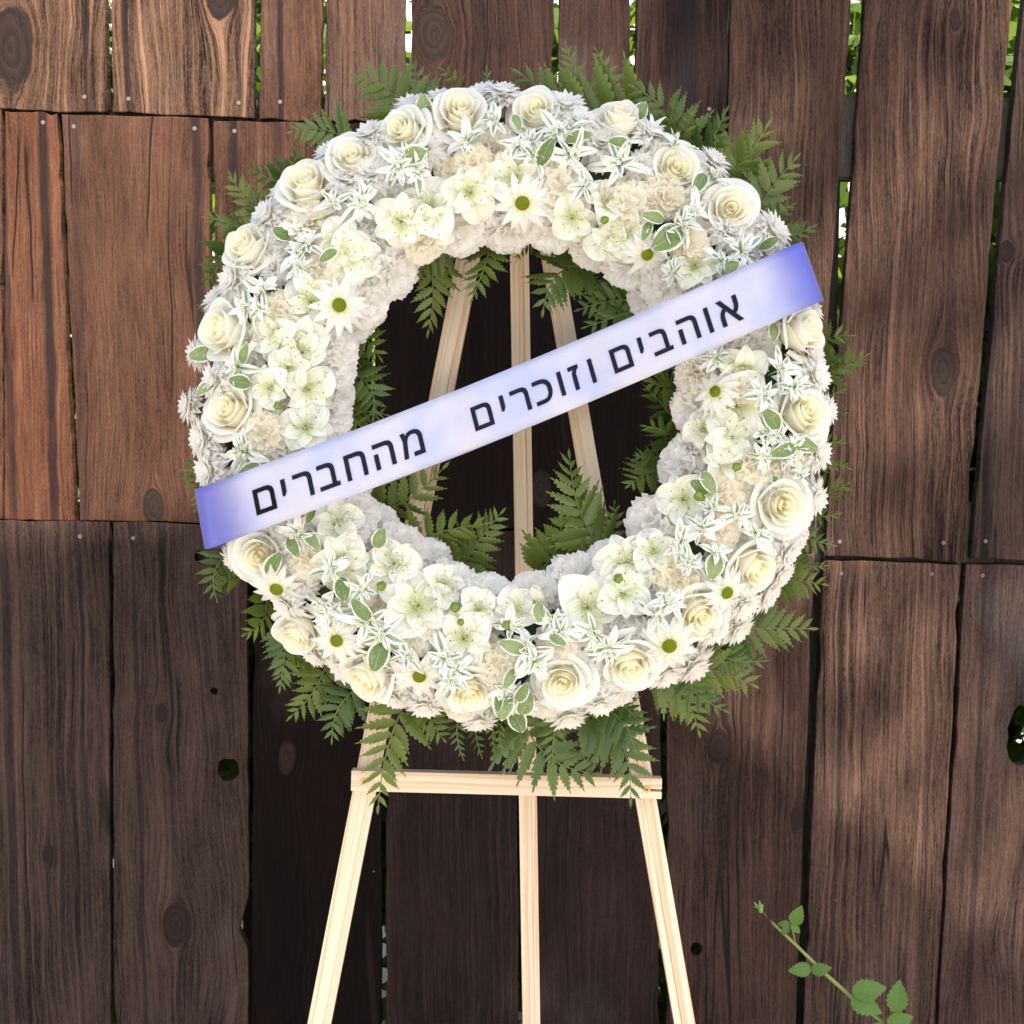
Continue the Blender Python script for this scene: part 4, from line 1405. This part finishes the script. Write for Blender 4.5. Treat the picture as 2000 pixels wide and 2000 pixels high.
def sash_pt(s, v, off=0.0):
    """s along the ribbon 0..1, v from bottom 0 to top 1"""
    top = SA.lerp(SB, s); bot = SC_.lerp(SD, s)
    sag = 15 * math.sin(math.pi * s)
    bow = .0012 * math.sin(math.pi * v) + (v - .5) * (.006 * math.sin(s * 17 + .6) + .004 * math.sin(s * 41))
    p = bot.lerp(top, v)
    return at(p.x, p.y + sag, sash_depth(s) - bow - off) - SL


def back_pt(s, v):
    top = SA.lerp(SB, s); bot = SC_.lerp(SD, s)
    p = bot.lerp(top, v)
    return at(p.x + 8 * (1 - 2 * s), p.y + 15 * math.sin(math.pi * s) + 1, WD + .0655) - SL


rows = []
for i in range(121):
    rows.append([sash_pt(i / 120, j / 8) for j in range(9)])
e1 = [(.25, .35), (.6, .7), (.9, .93)]
for (a, c) in e1:
    rows.append([sash_pt(1, j / 8).lerp(back_pt(1, j / 8), c) + RT * .008 * math.sin(math.pi * a) for j in range(9)])
for i in range(30, -1, -1):
    rows.append([back_pt(i / 30, j / 8) for j in range(9)])
for (a, c) in e1[::-1]:
    rows.append([sash_pt(0, j / 8).lerp(back_pt(0, j / 8), c) - RT * .008 * math.sin(math.pi * a) for j in range(9)])
b = MB()
n = len(rows)
for i, row in enumerate(rows):
    for j, p in enumerate(row):
        b.v.append(tuple(p))
        u = i / 120 if i <= 120 else (1.0 if i < 124 else (1 - (i - 124) / 30 if i < 155 else 0.0))
        b.uv.append((u, j / 8))
for i in range(n):
    k = (i + 1) % n
    for j in range(8):
        b.f.append((i * 9 + j, k * 9 + j, k * 9 + j + 1, i * 9 + j + 1)); b.mi.append(0)
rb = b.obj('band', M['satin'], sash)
md = rb.modifiers.new('cloth', 'SOLIDIFY')
md.thickness = .0005; md.offset = -1

AX = Vector((1183.5, -482)).normalized()
LENPX = Vector((1183.5, -482)).length


def grow(l, d):
    """embolden: push every edge of the outline out by d units (holes shrink, their winding is opposite)"""
    area = sum(a[0] * b_[1] - b_[0] * a[1] for a, b_ in zip(l, l[1:] + l[:1]))
    n = len(l)
    big = max(p[0] for p in l) - min(p[0] for p in l)
    out = []
    for i in range(n):
        p, q, r = Vector(l[i - 1]), Vector(l[i]), Vector(l[(i + 1) % n])
        e0, e1 = (q - p).normalized(), (r - q).normalized()
        n0, n1 = Vector((e0.y, -e0.x)), Vector((e1.y, -e1.x))
        m_ = (n0 + n1)
        m_ = m_ / max(.35, m_.length_squared) * 2
        out.append(tuple(q + m_ * d * GROW_SIGN(area, l)))
    return out


HOLE = GLYPHS['memfinal'][1]


def GROW_SIGN(area, l):
    s = 1 if area > 0 else -1
    return -s if l is HOLE else s


def letter(name, cx, cy, size, black=False):
    """outline from a glyph table laid on the curved ribbon; (cx, cy) = centre in the photo"""
    s0 = ((Vector((cx, cy)) - Vector((397.5, 1013))).dot(AX)) / LENPX
    loops = GLYPHS[name]
    xs = [p[0] for l in loops for p in l]
    mx = (min(xs) + max(xs)) / 2
    sc = size / 475.0
    loops = [grow([p for i, p in enumerate(l) if abs(p[0] - l[i - 1][0]) + abs(p[1] - l[i - 1][1]) > 6] if l is not HOLE else l, 9.0) for l in loops]
    bm = bmesh.new()
    shapes = [[l] for l in loops] if name in ('alef', 'he', 'bet') else [loops]
    for k, shp in enumerate(shapes):
        es, vs_all = [], []
        for l in shp:
            vs = []
            fine = []
            for q0, q1 in zip(l, l[1:] + l[:1]):
                m_ = max(1, int(math.hypot(q1[0] - q0[0], q1[1] - q0[1]) / 50))
                fine += [(q0[0] + (q1[0] - q0[0]) * w / m_, q0[1] + (q1[1] - q0[1]) * w / m_) for w in range(m_)]
            for (x, y) in fine:
                s = s0 + (x - mx) * sc / LENPX
                v = .5 + ((y - 237.5) * sc - 6) / 121.0
                vs.append(bm.verts.new(sash_pt(s, v, .0008 + .00012 * k)))
            es += [bm.edges.new((vs[i], vs[(i + 1) % len(vs)])) for i in range(len(vs))]
        bmesh.ops.triangle_fill(bm, use_beauty=True, use_dissolve=False, edges=es)
    for f in bm.faces:
        if f.normal.dot(TW) < 0: f.normal_flip()
    me = bpy.data.meshes.new('letter')
    bm.to_mesh(me); bm.free()
    me.materials.append(M['black_ink' if black else 'ink'])
    return link(bpy.data.objects.new('letter', me), sash)


for a in [('memfinal', 520, 975, 49, True), ('yod', 553, 946, 49), ('resh', 594, 941, 49), ('bet', 646, 929, 49), ('het', 700, 908, 49), ('he', 757, 889, 49), ('mem', 812, 866, 49),
          ('memfinal', 948, 810, 46), ('yod', 984, 781, 46), ('resh', 1019, 771, 46), ('kaf', 1065, 758, 46), ('vav', 1099, 741, 46), ('zayin', 1124, 724, 46), ('vav', 1157, 712, 46),
          ('memfinal', 1214, 687, 46), ('yod', 1247, 654, 46), ('bet', 1291, 654, 46), ('he', 1341, 624, 47), ('vav', 1379, 605, 48), ('alef', 1419, 586, 49)]:
    letter(*a)

# ================================================================== bramble shoot
stem_px = [(1486, 1776, 1.93), (1512, 1806, 1.93), (1554, 1845, 1.925), (1612, 1902, 1.92), (1666, 1950, 1.915), (1727, 1998, 1.91), (1800, 2060, 1.91), (1880, 2150, 1.92), (1940, 2270, 1.93)]
pts = [at(*p) for p in stem_px]
foot = Vector((pts[-1].x + .04, pts[-1].y, 0))
pts += [pts[-1].lerp(foot, .5) + Vector((.01, 0, 0)), foot]
vine = empty('bramble_shoot', foot, 'young green bramble shoot with toothed leaves growing in front of the fence', 'plant')
b = MB()
b.tube([p - foot for p in pts], .0016, .0040, 7)
b.obj('stem', M['vine_stem'], vine)


def vleaf_me(seed):
    rr = random.Random(seed)
    b = MB()

    def fn(u, v):
        w = .32 * math.sin(math.pi * v ** .75) ** .85 * (1 + .10 * ((int(v * 14) % 2) * 2 - 1) * (abs(u) > .99) * (0 < v < 1))
        return (v, u * w, .10 * abs(u) * w * 2 - .22 * v * v + .012 * math.sin(v * 30) * abs(u))
    b.grid(fn, 6, 14)
    return b.mesh('leaf', M['vine_leaf'])


VME = [vleaf_me(1), vleaf_me(2)]
for (x, y, dep, ln, ang, tw_) in [(1549, 1806, 1.922, 44, 72, .5), (1543, 1806, 1.924, 24, 175, .1), (1545, 1806, 1.922, 24, 320, .2), (1540, 1808, 1.922, 22, 230, .3),
                                  (1584, 1892, 1.918, 44, 182, .2), (1584, 1896, 1.916, 40, 15, .4), (1664, 1938, 1.90, 66, 12, .25), (1662, 1950, 1.90, 62, 340, .5), (1748, 1978, 1.90, 62, 82, .1), (1732, 2000, 1.90, 52, 20, .3), (1728, 2004, 1.9, 40, 200, .3)]:
    a = R(ang)
    d = (RT * math.cos(a) + UP * math.sin(a) + TW * tw_).normalized()
    z = (TW + RT * rnd.uniform(-.3, .3) + UP * .3)
    z = (z - d * z.dot(d)).normalized()
    inst('leaf', VME[rnd.randrange(2)], vine, at(x, y, dep) - foot, Matrix((d, z.cross(d), z)).transposed().to_quaternion(), ln * 1.92 / F)
b = MB()
tp = pts[0] - foot
b.ball(tp, .0032, .0025, .005, 8, 6)
for i in range(5):
    a = i * 1.25
    e_ = tp - RT * .004 + RT * .007 * math.cos(a) + UP * (.007 + .005 * math.sin(a))
    m0 = tp.lerp(e_, .5)
    b.poly([tp, m0 + RT * .0018 + TW * .001, e_, m0 - RT * .0018 + TW * .001])
b.obj('bud', M['vine_tip'], vine)
b = MB()
b.tube([at(1554, 1843, 1.925) - foot, at(1550, 1825, 1.922) - foot, at(1545, 1806, 1.922) - foot], .0008, .0006, 5)
b.tube([at(1732, 1998, 1.91) - foot, at(1742, 1990, 1.905) - foot, at(1749, 1976, 1.90) - foot], .0008, .0006, 5)
b.obj('leaf_stalk', M['vine_stem'], vine)

# ================================================================== beyond the fence
hr = random.Random(5)


def shrub(x, y, w, d, h, n, label):
    o = empty('shrub', (x, y, 0), label, 'shrub', 'shrubs beyond the fence')
    b = MB()
    clumps = [(hr.uniform(-w, w) * .62, hr.gauss(0, d * .3), hr.uniform(.05, 1) * h, hr.uniform(.12, .28)) for _ in range(44)]
    for i in range(n):
        c = clumps[hr.randrange(len(clumps))]
        v = Vector((hr.gauss(0, 1), hr.gauss(0, 1), hr.gauss(0, 1))).normalized() * c[3] * hr.uniform(.6, 1)
        p = Vector((c[0], c[1], c[2])) + v
        if p.z < .02: continue
        L = hr.uniform(.045, .10)
        dr = Vector((hr.gauss(0, 1), hr.gauss(0, 1), hr.gauss(-.2, .7))).normalized()
        sd3 = dr.orthogonal().normalized() * L * .3
        up_ = dr.cross(sd3).normalized() * L * .08
        b.poly([p, p + dr * L * .45 + sd3 + up_, p + dr * L, p + dr * L * .45 - sd3 + up_])
    fo = b.obj('foliage', M['shrub'], o, False)
    fo['kind'] = 'stuff'
    b = MB()
    for i in range(7):
        a = hr.uniform(0, 6.28)
        b.tube([(0, 0, 0), (math.cos(a) * w * .12, math.sin(a) * d * .12, h * .4), (math.cos(a) * w * .3, math.sin(a) * d * .3, h * .85)], .014, .004, 6)
    b.obj('stems', M['bark'], o)


for (x, y, w, d, h, n, lab) in [(-1.3, 2.62, .9, .3, 1.7, 5200, 'shaded leafy shrub behind the left end of the fence'), (-.45, 2.62, .9, .3, 1.8, 5200, 'shaded leafy shrub right behind the fence, left of the easel'),
                             (.45, 2.62, .9, .3, 1.7, 5200, 'shaded leafy shrub right behind the fence, right of the easel'), (1.3, 2.62, .9, .3, 1.75, 5200, 'shaded leafy shrub behind the right end of the fence'),
                             (-.95, 3.9, 1.1, .6, 3.1, 8000, 'tall sunlit bright green shrub glimpsed through the upper left gaps of the fence'), (1.0, 3.9, 1.1, .6, 3.0, 8000, 'tall sunlit bright green shrub glimpsed through the upper right gaps of the fence')]:
    shrub(x, y, w, d, h, n, lab)
wl = MB()
bm = bmesh.new()
bmesh.ops.create_cube(bm, size=1)
bmesh.ops.scale(bm, verts=bm.verts, vec=(9, .2, 3.0))
me = bpy.data.meshes.new('garden_wall')
bm.to_mesh(me); bm.free()
me.materials.append(M['render_wall'])
gw = bpy.data.objects.new('garden_wall', me)
gw.location = (0, 6.0, 1.5)
link(gw)
tag(gw, 'white painted wall seen in slivers between the shrubs behind the fence', 'wall')

# ================================================================== added shade tree, unseen behind the viewer
# invented to block the sun, crown shaped to shade the lower fence and wreath; (x, y) = edge of that shade on the fence in the photo
EDGE = [(-900, 1150), (0, 1078), (390, 1055), (520, 800), (700, 520), (1000, 450), (1230, 600), (1290, 1400), (1540, 1560), (1750, 1740), (1932, 1890), (2400, 2250)]


def edge_y(x):
    for (x0, y0), (x1, y1) in zip(EDGE, EDGE[1:]):
        if x0 <= x <= x1:
            return y0 + (y1 - y0) * (x - x0) / (x1 - x0)
    return 9e9


tree = empty('added_shade_tree', (2.0, -2.6, 0), 'added unseen tree behind the viewer, crown shaped to shade the wreath and the lower fence', 'tree')
TL = tree.location.copy()
tr_ = random.Random(21)
b = MB()
cents = []


def crown_leaf(c, L):
    nrm = (SUN_DIR + Vector((tr_.gauss(0, .4), tr_.gauss(0, .4), tr_.gauss(0, .4)))).normalized()
    dr = Quaternion(nrm, tr_.uniform(0, 6.28)) @ nrm.orthogonal().normalized()
    s3 = nrm.cross(dr) * L * .34
    q0 = c - dr * L * .5 - TL
    b.poly([q0, q0 + dr * L * .3 + s3, q0 + dr * L * .65 + s3 * .9, q0 + dr * L, q0 + dr * L * .65 - s3 * .9, q0 + dr * L * .3 - s3])


k_ = 0
while k_ < 7400:                       # body of the crown
    x, y = tr_.uniform(-800, 2300), tr_.uniform(420, 2750)
    m_ = y - edge_y(x)
    if m_ < 40: continue
    c = on_fence(x, y) + SUN_DIR * tr_.uniform(4.2, 5.2)
    crown_leaf(c, min(tr_.uniform(.12, .2), .03 + m_ * .0011))
    if k_ % 260 == 0: cents.append(c - TL)
    k_ += 1
for k_ in range(8000):                 # dense small leaves added to sharpen the edge of the shade
    x = tr_.uniform(-800, 2300)
    c = on_fence(x, edge_y(x) + 20 + 80 * tr_.random() ** 1.3) + SUN_DIR * tr_.uniform(4.0, 4.5)
    crown_leaf(c, tr_.uniform(.035, .055))
k_ = 0
while k_ < 140:                        # sparse leaves added higher up to dim the right-hand boards
    x, y = tr_.uniform(1240, 2500), tr_.uniform(-500, 2000)
    if edge_y(x) - y < 190: continue
    c = on_fence(x, y) + SUN_DIR * tr_.uniform(6.5, 8.5)
    crown_leaf(c, tr_.uniform(.08, .13))
    if k_ % 44 == 0: cents.append(c - TL)
    k_ += 1
cr = b.obj('added_crown', M['shrub'], tree, False)
cr['kind'] = 'stuff'
b = MB()
b.tube([(0, 0, 0), (-.05, .03, 1.2), (-.25, .2, 2.4), (-.7, .8, 3.8)], .12, .06, 10)
for c in cents:
    o0 = Vector((-.25, .2, 2.4)).lerp(Vector((-.7, .8, 3.8)), tr_.random())
    b.tube([o0, o0.lerp(c, .5) + Vector((0, 0, .12)), c], .035, .006, 6)
b.obj('added_trunk', M['bark'], tree)
